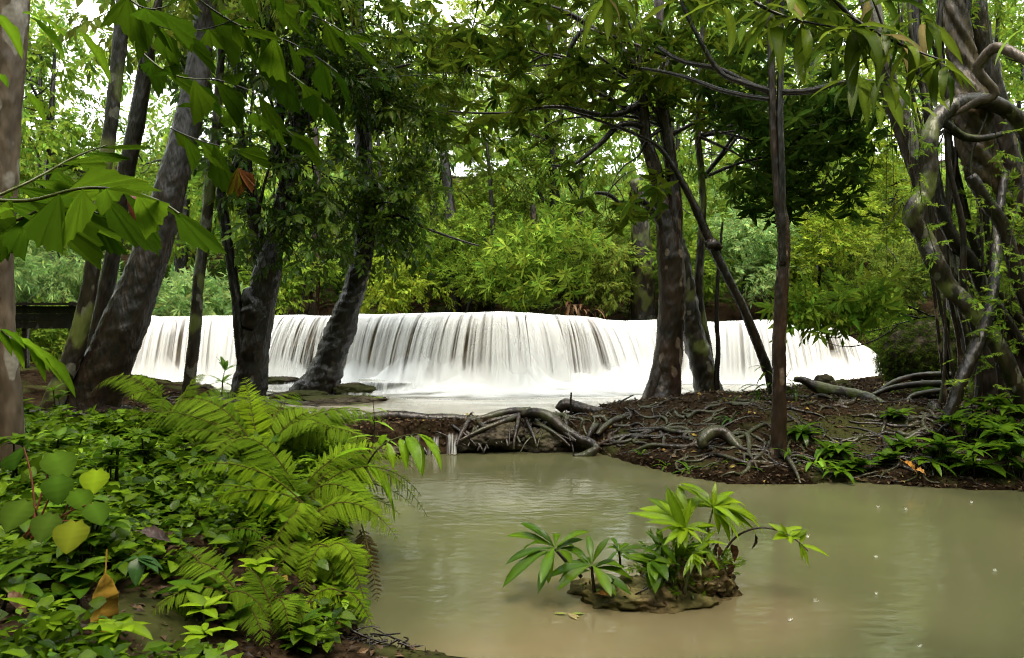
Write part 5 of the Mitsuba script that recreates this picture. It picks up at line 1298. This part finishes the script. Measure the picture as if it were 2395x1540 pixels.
GLOSS = ((0.035, 0.085, 0.005), (0.085, 0.155, 0.007))
_k = thing('glossy_rosette', 'glossy long leaved plant leaning out over the left end of the islet', 'plant')
add('stalk', tube([P(1360, 1350, 5.6), P(1325, 1315, 5.6), P(1298, 1285, 5.6)], [0.014, 0.012, 0.009], sides=7, step=0.03, lump=0.12), 'bark_dark', _k, smooth=True)
aimed(_k, P(1298, 1280, 5.6), [(1222, 1205, 0.15), (1188, 1231, 0.1), (1375, 1226, 0.1), (1306, 1228, 0.25), (1186, 1297, -0.1), (1176, 1345, -0.2), (1262, 1360, -0.3), (1215, 1255, 0.3), (1270, 1330, -0.35), (1350, 1258, 0.3)], 5.6, SPEAR, GLOSS, wide=0.95)
_k = thing('glossy_rosette', 'upright glossy rosette with one shining pale leaf on the islet', 'plant')
add('stalk', tube([P(1390, 1385, 5.5), P(1386, 1350, 5.5), P(1384, 1325, 5.5)], [0.013, 0.011, 0.009], sides=7, step=0.03, lump=0.12), 'bark_dark', _k, smooth=True)
aimed(_k, P(1384, 1322, 5.5), [(1378, 1245, 0.1), (1412, 1258, -0.02), (1320, 1262, 0.2), (1312, 1310, 0.05), (1310, 1358, -0.2), (1290, 1330, -0.1), (1455, 1310, 0.05), (1440, 1375, -0.2), (1480, 1312, 0.2), (1425, 1365, -0.3), (1352, 1290, 0.3)], 5.5, SPEAR, GLOSS, wide=1.15)
_k = thing('glossy_rosette', 'smallest dark rosette at the back of the islet', 'plant')
add('stalk', tube([P(1452, 1340, 5.85), P(1450, 1310, 5.85), P(1448, 1290, 5.85)], [0.01, 0.009, 0.007], sides=7, step=0.03, lump=0.12), 'bark_dark', _k, smooth=True)
aimed(_k, P(1448, 1288, 5.85), [(1432, 1250, 0.1), (1475, 1262, 0.1), (1505, 1272, 0), (1415, 1272, 0.1), (1478, 1300, -0.1), (1420, 1308, -0.1), (1460, 1262, 0.2)], 5.85, SPEAR, GLOSS, wide=1.2)
LIMEP = ((0.10, 0.18, 0.006), (0.18, 0.27, 0.010))
_k = thing('lime_shrub', 'lime green shrub with long pointed leaves on the right half of the islet', 'shrub')
for _a in ([(1570, 1400, 5.5), (1585, 1320, 5.5), (1603, 1240, 5.5)], [(1640, 1360, 5.6), (1652, 1260, 5.65), (1668, 1190, 5.7)], [(1600, 1390, 5.4), (1612, 1330, 5.4), (1622, 1290, 5.4)], [(1560, 1380, 5.6), (1545, 1320, 5.6), (1545, 1270, 5.6)]):
    add('stalk', tube([P(*q) for q in _a], [0.013, 0.01, 0.006], sides=7, step=0.03, lump=0.12), 'bark_moss', _k, smooth=True)
aimed(_k, P(1603, 1235, 5.5), [(1475, 1192, 0.1), (1545, 1165, 0.2), (1520, 1215, -0.1), (1560, 1265, -0.2), (1603, 1285, -0.15), (1640, 1265, -0.15), (1615, 1170, 0.0), (1570, 1190, 0.2), (1680, 1225, 0.1), (1655, 1245, -0.1), (1530, 1240, 0.2), (1590, 1270, -0.25)], 5.5, LANCE[0], LIMEP)
aimed(_k, P(1668, 1185, 5.7), [(1600, 1105, 0.15), (1675, 1128, 0), (1720, 1130, 0.1), (1790, 1190, 0), (1760, 1150, 0.2), (1720, 1255, -0.15), (1690, 1245, -0.1), (1730, 1210, -0.2), (1825, 1215, 0.1), (1640, 1150, 0.3), (1745, 1235, 0.1)], 5.7, LANCE[1], LIMEP, wide=1.05)
aimed(_k, P(1590, 1210, 5.75), [(1592, 1135, 0.1), (1640, 1160, 0.1), (1560, 1150, 0.2), (1500, 1190, 0.1)], 5.75, OVAL[0], LIMEP)
aimed(_k, P(1545, 1275, 5.6), [(1510, 1240, 0.1), (1505, 1290, -0.1), (1525, 1330, -0.15), (1580, 1310, -0.2), (1575, 1250, 0.1), (1540, 1230, 0.2), (1600, 1320, -0.1)], 5.6, LANCE[0], GLOSS)
aimed(_k, P(1530, 1310, 5.45), [(1520, 1375, -0.1), (1535, 1372, -0.2), (1510, 1340, 0), (1560, 1340, -0.2), (1565, 1310, -0.1)], 5.45, OVAL[1], GLOSS)
aimed(_k, P(1622, 1295, 5.4), [(1660, 1290, 0), (1650, 1320, -0.1), (1665, 1265, 0.1), (1610, 1330, -0.1), (1640, 1340, -0.15), (1600, 1280, 0.1)], 5.4, LANCE[0], LIMEP)
for _j in range(5):
    _bx, _by = RF.uniform(1500, 1690), RF.uniform(1230, 1340)
    aimed(_k, P(_bx, _by, 5.55), [(_bx + RF.uniform(-75, 75), _by + RF.uniform(-55, 45), RF.uniform(-0.2, 0.1)) for _ in range(6)], 5.55, LANCE[_j % 2], LIMEP if _j % 2 else GLOSS, wide=0.9)
_k = thing('reaching_branch', 'thin branch with a tuft of lime leaves stretched out right of the islet', 'branch')
add('stalk', tube([P(1690, 1300, 5.7), P(1740, 1245, 5.7), P(1790, 1235, 5.65), P(1840, 1250, 5.6), P(1890, 1290, 5.55)], [0.008, 0.007, 0.006, 0.005, 0.003], sides=6, step=0.03, lump=0.12), 'bark_red', _k, smooth=True)
aimed(_k, P(1842, 1253, 5.6), [(1800, 1225, 0.05), (1842, 1232, 0.1), (1812, 1262, -0.1), (1875, 1232, 0.1), (1850, 1270, -0.1), (1865, 1250, 0)], 5.6, OVAL[0], LIMEP)
aimed(_k, P(1872, 1275, 5.58), [(1905, 1285, 0), (1942, 1297, 0), (1895, 1322, -0.05), (1878, 1310, -0.05), (1885, 1235, 0.1)], 5.58, LANCE[0], LIMEP)
_k = thing('dead_leaf_bundle', 'dark withered leaves hanging on the right side of the islet', 'leaves')
for _j in range(16):
    a = P(RF.uniform(1600, 1715), RF.uniform(1255, 1310), RF.uniform(5.5, 5.8))
    blade(_k, a, [RF.normal() * 0.35 + 0.2, -0.3 + 0.3 * RF.normal(), -1], RF.uniform(0.1, 0.2), CURL, tint(RF, 1, (0.018, 0.012, 0.007), (0.075, 0.035, 0.018))[0], 'dead_leaf')
blade(_k, P(1765, 1240, 5.7), [0.1, 0, -1], 0.14, CURL, (0.02, 0.012, 0.01), 'dead_leaf')
dead_leaf('orange brown leaf stuck to the foot of the islet', 1388, 1388, 5.38, 0.11, [1, -0.2, 0.1], (0.3, 0.13, 0.03), CURL)
_k = thing('islet_twigs', 'bare twigs poking out of the middle of the islet', 'twigs')
for _j in range(14):
    a = P(RF.uniform(1390, 1580), RF.uniform(1340, 1420), RF.uniform(5.35, 5.6))
    b = a + np.array([RF.uniform(-0.12, 0.16), RF.uniform(-0.1, 0.05), RF.uniform(-0.04, 0.12)])
    add('twig', tube([a, (a + b) / 2 + RF.normal(size=3) * 0.01, b], RF.uniform(0.003, 0.008) * np.array([1, 0.8, 0.5]), sides=5, step=0.03, lump=0.15), 'bark_dark', _k, smooth=True)

# ------------------------------------------------------------------ plants of the right bank
BANKP = ((0.028, 0.07, 0.006), (0.07, 0.135, 0.008))
for _i, (_px, _py, _n, _s, _t, _l, _pal) in enumerate([
        (1850, 1070, 9, 0.42, STRAP, 'strap leaved plant at the foot of the twin stems', BANKP), (1905, 1085, 12, 0.46, STRAP, 'large strap leaved clump on the right bank edge', ((0.09, 0.19, 0.02), (0.15, 0.27, 0.03))), (1960, 1075, 9, 0.4, LANCE, 'upright leafy plant right of the strap leaved clump', BANKP), (1880, 1030, 9, 0.34, LANCE, 'dark leafy plant just right of the twin stems', BANKP),
        (2010, 1110, 8, 0.26, OVAL, 'low round leaved plant at the waterline of the right bank', BANKP), (2080, 1090, 8, 0.24, OVAL, 'small glossy plant beside the orange leaf', BANKP), (1940, 1120, 7, 0.28, LANCE, 'plant trailing a leaf into the water', ((0.06, 0.13, 0.006), (0.1, 0.18, 0.008))),
        (1560, 1090, 8, 0.24, STRAP, 'grassy tuft at the left part of the root bank', BANKP), (1610, 1100, 8, 0.26, STRAP, 'grassy tuft under the arched root', BANKP), (1500, 1065, 7, 0.22, STRAP, 'small grassy tuft where the bank meets the dam', BANKP), (1690, 1085, 8, 0.24, STRAP, 'grassy tuft right of the arched root', BANKP), (1755, 1095, 7, 0.24, STRAP, 'grassy tuft left of the twin stems at the water', BANKP),
        (1712, 985, 10, 0.32, STRAP, 'dark strap leaved rosette on the mound between the trees', ((0.03, 0.08, 0.022), (0.06, 0.12, 0.03))), (1716, 940, 8, 0.24, STRAP, 'small green rosette on top of the mound', BANKP), (2120, 1060, 8, 0.22, OVAL, 'small glossy plant on the bare soil of the right bank', BANKP), (2180, 1080, 8, 0.22, OVAL, 'creeping plant below the pale shiny leaf', BANKP),
        (2085, 920, 9, 0.3, STRAP, 'thin bladed tuft behind the fallen log', BANKP), (2160, 930, 10, 0.34, LANCE, 'leafy seedling at the foot of the lichen tree', BANKP), (2230, 905, 10, 0.36, LANCE, 'tall seedling between the lichen tree and the leaning prop', BANKP), (2100, 985, 7, 0.2, OVAL, 'tiny plant at the end of the fallen log', BANKP)]):
    _b = hit(_px, _py)
    _key = rosette('bank_plant', _l, 'plant', _b, _n, _s, _pal, _t, elev=(0.3, 1.25) if _t is STRAP else (0.1, 0.9), rng=RF, stalk=None if _t is STRAP else [RF.normal() * 0.03, RF.normal() * 0.03, 0.12])
    if _t is not STRAP:
        for _j in range(2):
            rosette('', '', '', _b + RF.normal(size=3) * [0.09, 0.06, 0.0], max(5, _n - 2), _s * 0.9, _pal, _t, elev=(0.1, 0.9), rng=RF, stalk=[RF.normal() * 0.03, RF.normal() * 0.03, 0.1], key=_key)
_n = 0
_lab = ['leafy clump at the waterline of the right corner', 'glossy leafy clump at the right edge of the picture', 'leafy clump under the forked liana', 'tall leafy clump in front of the big trunk', 'wet shining clump between the right corner clumps', 'leafy clump behind the right corner clumps', 'low leafy clump left of the right corner group', 'broad leaved clump highest in the right corner group']
for _l, (_px, _py) in zip(_lab, ((2310, 1125), (2385, 1120), (2270, 1045), (2370, 1020), (2345, 1075), (2300, 1000), (2240, 1110), (2395, 970))):
    _b = hit(_px, _py)
    _key = None
    for _j in range(5):
        _key = rosette('leafy_clump', _l, 'plant', _b + RF.normal(size=3) * [0.16, 0.12, 0], 8, 0.3, ((0.03, 0.075, 0.006), (0.075, 0.14, 0.008)), [LANCE[1], OVAL[1], LANCE[0]], elev=(-0.1, 0.9), rng=RF, stalk=[RF.normal() * 0.06, RF.normal() * 0.06, RF.uniform(0.1, 0.4)], key=_key)

# narrow-leaved shrub against the fall, and a young plant on the stream rock
_k = thing('narrow_leaf_shrub', 'dark shrub with narrow drooping leaves beside the twin stems against the fall', 'shrub')
for _sx, _sy, _tx, _ty in ((1810, 945, 1790, 860), (1812, 945, 1850, 862), (1808, 950, 1770, 900), (1814, 950, 1870, 900), (1806, 955, 1780, 930)):
    a, b = P(_sx, _sy, 11.6), P(_tx, _ty, 11.5)
    add('stalk', tube([a, (a + b) / 2 + [0, 0, 0.03], b], [0.008, 0.006, 0.003], sides=5, step=0.05, lump=0.1), 'bark_dark', _k, smooth=True)
    for _j in range(9):
        q = a + (b - a) * RF.uniform(0.45, 1)
        an = RF.uniform(0, 6.28)
        blade(_k, q, [math.cos(an), 0.6 * math.sin(an), RF.uniform(-0.5, 0.35)], RF.uniform(0.2, 0.32), LANCE[1], tint(RF, 1, *DARK)[0], wide=0.65)
_k = rosette('young_plant', 'young light green plant at the foot of the forked black tree', 'plant', P(520, 930, 14.3), 8, 0.3, ((0.1, 0.2, 0.03), (0.16, 0.28, 0.04)), [LANCE[0]], elev=(0.0, 1.0), rng=RF, stalk=[0.0, 0, 0.28])
rosette('', '', '', P(520, 930, 14.3), 7, 0.3, ((0.1, 0.2, 0.03), (0.16, 0.28, 0.04)), [LANCE[0]], elev=(0.2, 1.3), rng=RF, stalk=[0.05, 0, 0.5], key=_k)

# heap of dead palm leaves on the far bank
_k = thing('dead_leaf_heap', 'heap of dry brown blades on the far bank above the fall', 'leaves')
for _j in range(46):
    a = P(RF.uniform(1320, 1385), RF.uniform(712, 735), RF.uniform(21.6, 22.3))
    an = RF.uniform(0, 6.28)
    blade(_k, a, [math.cos(an), 0.5 * math.sin(an), RF.uniform(-0.6, 0.7)], RF.uniform(0.35, 0.75), STRAP[1], tint(RF, 1, (0.1, 0.05, 0.025), (0.24, 0.15, 0.09))[0], 'dead_leaf', name='blade')

# leaf litter
_n = 26000
_x, _y = np.r_[RF.uniform(1.2, 8.5, 16000), RF.uniform(-6, -0.4, 8000), RF.uniform(-2.4, 1.5, 2000)], np.r_[RF.uniform(8.8, 16, 16000), RF.uniform(3.0, 14, 8000), RF.uniform(11.3, 12.6, 2000)]
_z = ground(_x, _y)
_m = (sdist(POOL, _x, _y) > -0.02) & (sdist(BASIN, _x, _y) > 0) & (_z > 0.01)
_x, _y, _z = _x[_m], _y[_m], _z[_m]
_v, _f, _ix = put(leaf(2, 0.5, 'ovate', 0.4, 0.5), np.stack([_x, _y, _z + 0.012], -1), unit(np.stack([RF.normal(size=len(_x)), RF.normal(size=len(_x)), 0.3 * RF.normal(size=len(_x))], -1)), np.array([0, 0, 1.0]) + 0.5 * RF.standard_normal((len(_x), 3)), RF.uniform(0.03, 0.10, len(_x)))
_lc = tint(RF, len(_x), (0.016, 0.011, 0.007), (0.075, 0.049, 0.027), 0.35)
_mm = RF.random(len(_x)) < 0.03
_lc[_mm] = tint(RF, int(_mm.sum()), (0.25, 0.15, 0.03), (0.3, 0.24, 0.06))
add('leaf_litter', (_v, _f), 'dead_leaf', color=np.clip(_lc, 0.003, 0.9)[_ix], kind='stuff', label='wet brown leaf litter on the bare soil of the banks')

# small leaved climber on the trunks at the right edge
_k = thing('climbing_vine', 'bright small leaved climber threading through the trunks at the right edge', 'vine')
_cp, _cd = [], []
for _q in (((2165, 240), (2150, 420), (2190, 600)), ((2330, 300), (2320, 520), (2350, 700), (2330, 860)), ((2250, 640), (2290, 760), (2270, 900)), ((2380, 480), (2360, 640), (2380, 800)), ((2210, 860), (2240, 960)), ((2330, 900), (2380, 960))):
    _pl = [P(a, b, 10.4 + 0.1 * RF.normal()) for a, b in _q]
    add('stem', tube(_pl, 0.006, sides=5, step=0.1, lump=0.2), 'bark_moss', _k, smooth=True)
    c, _s = resample(_pl, 0.09)
    _cp.append(c)
_cp = np.vstack(_cp)
_V, _F, _C = scatter(RF, SMALL + PINNATE, _cp + RF.normal(size=_cp.shape) * 0.05, unit(np.stack([RF.normal(size=len(_cp)), RF.normal(size=len(_cp)) - 0.5, 0.5 * RF.normal(size=len(_cp)) - 0.3], -1)), RF.uniform(0.16, 0.36, len(_cp)), (0.12, 0.22, 0.02), (0.22, 0.34, 0.04))
add('foliage', (_V, _F), 'leaf_far', _k, color=_C, kind='stuff')

# ------------------------------------------------------------------ the sign board at the left
_k = thing('sign_board', 'dark wet wooden board on posts behind the leaning tree', 'sign')


def box(c, s, seed=0):
    import trimesh
    m = trimesh.creation.box(s)
    m = m.subdivide().subdivide()
    v = np.array(m.vertices)
    return v + np.asarray(c) + 0.004 * (meshkit.noise(v * 9, seed) - 0.5)[:, None], np.array(m.faces)


_p = P(110, 742, 15.5)
for _j in range(3):
    add('plank', box(_p + [0, 0, 0.14 - 0.145 * _j], (1.34, 0.05 + 0.006 * _j, 0.1435), _j), 'bark_dark', _k)
add('roof', box(_p + [0, -0.04, 0.25], (1.5, 0.3, 0.05), 5), 'bark_dark', _k)
for _j in (-0.45, 0.45):
    add('post', box(_p + [_j, 0.07, -0.55], (0.09, 0.09, 1.7), 6), 'bark_dark', _k)

# ------------------------------------------------------------------ leaves close overhead
FISH = (lambda o: (np.c_[o, 0.018 * np.sin(np.degrees(np.arctan2(o[:, 1], o[:, 0] + 1e-6)) * 0.35) * o[:, 0] - 0.22 * o[:, 0] ** 2], np.array([(0, i, i + 1) for i in range(1, len(o) - 1)]), np.r_[0.6, np.zeros(len(o) - 1)]))(
    np.array([[0, 0], [0.35, -0.13], [0.68, -0.17], [1.0, -0.14], [0.91, -0.03], [0.94, 0.03], [0.83, 0.08], [0.85, 0.15], [0.72, 0.2], [0.72, 0.27], [0.57, 0.3], [0.5, 0.36], [0.25, 0.17]]))


def fish_frond(key, line, n, size, pal, rng, hang=0.8, mat='leaf_matte', flip=False):
    """A stalk of fishtail leaflets, each leaflet a part."""
    c, s = resample(line, 0.03)
    add('stalk', tube(line, np.linspace(0.007, 0.003, len(line)), sides=6, step=0.05, lump=0.05), 'bark_moss', key, smooth=True)
    tg = unit(np.gradient(c, axis=0))
    for k in range(n):
        i = int((k + 0.6) / n * (len(c) - 1))
        sd = unit(np.cross(tg[i], [0, 0, 1.0])) * (1 if k % 2 else -1)
        d = sd * (0.75 if k < n - 1 else 0.1) + tg[i] * rng.uniform(0.3, 1.0) - [0, 0, hang * rng.uniform(-0.2, 1.3)] + 0.25 * rng.standard_normal(3)
        up = np.array([0.25 * rng.normal(), -0.55 + 0.35 * rng.normal(), 0.75])
        V, Fc, _ = put(FISH[:2], c[i], d, up, size * rng.uniform(0.75, 1.2) * (0.8 + 0.4 * math.sin(math.pi * (k + 0.5) / n)), (1 if rng.random() < 0.5 else -1) * rng.uniform(0.6, 0.95))
        col = tint(rng, 1, *pal, 0.16)[0]
        C = np.clip(col[None] * (1 + 0.5 * FISH[2][:, None]) * (1 + 0.12 * rng.standard_normal((len(V), 1))), 0, 0.9)
        add('leaflet', (V, Fc), mat, key, color=C)


RP = np.random.default_rng(71)
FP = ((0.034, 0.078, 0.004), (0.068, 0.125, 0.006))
_k = thing('fishtail_palm', 'bright fishtail palm branch reaching in from the left edge', 'palm')
fish_frond(_k, [P(-120, 445, 2.7), P(60, 470, 2.6), P(200, 440, 2.55), P(330, 455, 2.5), P(420, 500, 2.45)], 19, 0.23, FP, RP, 0.45)
fish_frond(_k, [P(-100, 470, 2.9), P(20, 520, 2.8), P(130, 480, 2.75), P(230, 500, 2.7)], 13, 0.21, FP, RP, 0.8)
fish_frond(_k, [P(-60, 480, 2.8), P(70, 425, 2.9), P(170, 370, 3.0), P(250, 340, 3.05)], 11, 0.21, FP, RP, 0.3)
_k = thing('overhanging_palm', 'dark fishtail leaves hanging from the top left of the picture', 'palm')
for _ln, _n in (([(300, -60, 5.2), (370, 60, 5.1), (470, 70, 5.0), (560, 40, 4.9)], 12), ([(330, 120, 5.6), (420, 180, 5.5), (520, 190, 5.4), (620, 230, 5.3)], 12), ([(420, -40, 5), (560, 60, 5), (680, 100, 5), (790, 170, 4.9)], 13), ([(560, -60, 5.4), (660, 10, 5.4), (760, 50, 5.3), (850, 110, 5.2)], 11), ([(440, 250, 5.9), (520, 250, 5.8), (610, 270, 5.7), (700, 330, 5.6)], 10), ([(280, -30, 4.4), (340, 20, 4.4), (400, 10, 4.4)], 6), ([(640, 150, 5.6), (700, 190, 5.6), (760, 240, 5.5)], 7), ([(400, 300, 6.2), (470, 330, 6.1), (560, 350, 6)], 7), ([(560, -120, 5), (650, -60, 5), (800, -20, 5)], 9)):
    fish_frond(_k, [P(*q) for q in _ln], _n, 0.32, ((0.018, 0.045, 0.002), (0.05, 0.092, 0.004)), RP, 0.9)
for _d, _c in (((-0.25, -0.2, -1), (0.16, 0.14, 0.012)), ((0.15, -0.2, -1), (0.13, 0.06, 0.015)), ((0.6, -0.2, -0.7), (0.11, 0.04, 0.012))):
    V, Fc, _ = put(FISH[:2], P(556, 392, 6.0), _d, (0.2, -1, 0.4), 0.22, 0.8)
    add('leaflet', (V, Fc), 'dead_leaf', _k, color=np.tile([_c], (len(V), 1)) * (0.7 + 0.6 * RP.random((len(V), 1))), label='withered yellow and brown leaflet')
add('flower_bud', tube([P(308, 440, 3.4), P(310, 470, 3.4), P(313, 500, 3.4), P(315, 530, 3.4)], [0.004, 0.022, 0.018, 0.003], sides=10, step=0.012, lump=0.15, freq=30), 'red_stalk', smooth=True, label='dark red pointed bud hanging below the bright fishtail branch', cat='flower bud')
_k = thing('top_left_leaves', 'soft lance leaves hanging into the top left corner', 'branch')
for _px, _py, _tx, _ty, _Y in ((-10, 30, 60, 110, 2.4), (50, 30, 160, 60, 3), (70, 40, 160, 110, 3), (180, 70, 272, 165, 3), (60, 215, 110, 270, 2.8), (-20, 170, 20, 190, 2.5), (0, 500, 30, 480, 2.4), (0, 770, 60, 800, 3.4), (20, 785, 95, 812, 3.4), (45, 790, 120, 850, 3.4), (60, 800, 150, 870, 3.3), (95, 820, 185, 905, 3.3), (20, 790, 60, 850, 3.4), (70, 815, 110, 880, 3.3), (-10, 770, 30, 820, 3.4)):
    a, b = P(_px, _py, _Y), P(_tx, _ty, _Y - 0.1)
    blade(_k, a, b - a + [0, 0, 0.02], np.linalg.norm(b - a) * 1.05, LANCE[0], tint(RP, 1, (0.06, 0.13, 0.006), (0.1, 0.18, 0.008))[0], 'fern_leaf', wide=0.75)

_k = thing('drooping_branch', 'branch of large drooping leaves across the top right', 'branch')
for _ln in ([(1700, -80, 4.6), (1790, 20, 4.5), (1880, 50, 4.4), (2000, 70, 4.3)], [(1900, -80, 4.5), (2020, 60, 4.4), (2120, 110, 4.3), (2200, 140, 4.2)], [(2000, -60, 4.9), (2040, 90, 4.8), (2080, 180, 4.7)], [(1500, -80, 5.2), (1600, -20, 5), (1700, 0, 4.8)]):
    add('twig', tube([P(*q) for q in _ln], np.linspace(0.014, 0.004, len(_ln)), sides=6, step=0.06, lump=0.1), 'bark_dark', _k, smooth=True)
_w = [(1800, 30, 4.5, 8, 0.30), (1880, 40, 4.4, 8, 0.28), (1990, 70, 4.3, 9, 0.3), (2060, 70, 4.35, 8, 0.27), (2120, 110, 4.3, 8, 0.26), (2195, 150, 4.2, 9, 0.24), (2080, 180, 4.7, 8, 0.28), (2000, 190, 4.9, 8, 0.26), (1950, 120, 5, 8, 0.28), (1690, 0, 4.8, 7, 0.27), (1740, 60, 5.2, 6, 0.24), (1590, -10, 5, 7, 0.28), (2160, 40, 4.6, 8, 0.26), (1850, -10, 4.5, 8, 0.3), (1940, 0, 4.5, 8, 0.3), (2050, 0, 4.6, 8, 0.3), (1420, -10, 5.4, 7, 0.28), (2130, 240, 5.2, 7, 0.24), (2060, 240, 5.4, 6, 0.22)]
for _px, _py, _Y, _n, _s in _w:
    for _j in range(_n):
        an = _j * 2.4 + RP.uniform(0, 0.6)
        d = [math.cos(an) * 1.1, math.sin(an) * 0.7, -RP.uniform(-0.25, 0.9)]
        blade(_k, P(_px, _py, _Y) + RP.normal(size=3) * 0.02, d, _s * RP.uniform(0.8, 1.45), LANCE[RP.integers(3)], tint(RP, 1, (0.035, 0.07, 0.007), (0.12, 0.165, 0.014), 0.25)[0] if RP.random() > 0.03 else np.array([0.2, 0.16, 0.06]), wide=0.75)
_k = thing('grass_blade', 'single long bright blade slanting in at the top right edge', 'leaf')
blade(_k, P(2440, 62, 3.4), P(2262, 66, 3.3) - P(2440, 62, 3.4) + [0, 0, 0.04], 0.34, STRAP[0], (0.18, 0.28, 0.03), wide=0.6)

# spray of small leaves in front of the right end of the fall
_k = thing('spreading_branch', 'thin branch with bright small leaves spread in front of the right end of the fall', 'branch')
_sp = [(2240, 740, 12.6), (2150, 745, 12.4), (2060, 770, 12.2), (1960, 790, 12.0), (1880, 770, 11.9)]
for _ln in (_sp, [(2150, 745, 12.4), (2040, 720, 12.2), (1930, 700, 12), (1850, 690, 11.9)], [(2100, 760, 12.3), (2000, 810, 12.1), (1930, 800, 12)], [(2180, 742, 12.5), (2060, 690, 12.3), (1960, 660, 12.1)]):
    add('twig', tube([P(*q) for q in _ln], np.linspace(0.013, 0.004, len(_ln)), sides=6, step=0.08, lump=0.1), 'bark_dark', _k, smooth=True)
_n = 190
_pos = np.stack([P(RP.uniform(1845, 2100), 0, 12) * 0 for _ in range(_n)])
for _j in range(_n):
    _px = RP.uniform(1840, 2080)
    _pos[_j] = P(_px, 745 + RP.normal() * 26 - (_px - 1960) * 0.10 - 35, RP.uniform(11.6, 12.5))
_V, _F, _C = scatter(RP, WHORL + BROAD, _pos, unit(np.stack([RP.normal(size=_n) - 0.6, RP.normal(size=_n) - 0.3, -0.25 + 0.3 * RP.normal(size=_n)], -1)), RP.uniform(0.28, 0.45, _n), (0.10, 0.19, 0.018), (0.19, 0.28, 0.03))
add('foliage', (_V, _F), 'leaf_far', _k, color=_C, kind='stuff')

# rain rings and splashes on the pool
for _j, (_px, _py) in enumerate(((2265, 1276), (2195, 1270), (2190, 1395), (2487, 1430), (2040, 1506), (2300, 1620), (1975, 1555), (2430, 1258), (2020, 1345), (2190, 1488))):
    _px, _py = _px * 0.9355, _py * 0.9355
    _Y = EYE * FOCAL / (_py - HY)
    _b = P(_px, _py, _Y) * [1, 1, 0]
    _m = []
    for _q in range(11):
        a = RP.uniform(0, 6.28)
        e = _b + np.array([math.cos(a), math.sin(a), 0]) * RP.uniform(0.004, 0.016) + [0, 0, RP.uniform(0.004, 0.022)]
        _m.append(tube([_b * [1, 1, 0] + (e - _b) * 0.35, e, e + (e - _b) * 0.25], [0.0014, 0.0012, 0.0004], sides=5, step=0.01, lump=0.1))
    add('rain_splash', join(_m), 'white_water', smooth=True, label='small white raindrop splash ' + ('left of its neighbour under the right bank', 'nearer its neighbour under the right bank', 'in open water below the right bank plants', 'near the right edge', 'right of the reaching branch', 'near the bottom right corner', 'in the lower middle of the pool', 'closest to the right bank', 'just below the tip of the reaching branch', 'halfway between the islet and the right edge')[_j], cat='splash', group='raindrop splashes on the pool')

# hanging aerial roots and thin vines
_rv = np.random.default_rng(91)
for _own, _x0, _x1, _y0, _Yd, _n, _ln in ((RED, 1330, 1500, -20, 12.6, 26, 230), (BIG, 2060, 2300, 250, 12.3, 14, 420), (FORK, 500, 760, -20, 13.2, 12, 300), (STUMP, 1600, 1720, 200, 14.2, 8, 260)):
    _m = []
    for _j in range(_n):
        px, py = _rv.uniform(_x0, _x1), _y0 + _rv.uniform(-40, 60)
        ln = _ln * _rv.uniform(0.4, 1.1)
        Yd = _Yd + _rv.normal() * 0.3
        _m.append(tube([P(px, py, Yd), P(px + _rv.normal() * 8, py + ln * 0.5, Yd), P(px + _rv.normal() * 16, py + ln, Yd)], [0.006, 0.005, 0.003], sides=5, step=0.15, lump=0.1, cap=False))
    add('hanging_root', join(_m), 'root_bark', _own, smooth=True, kind='stuff')
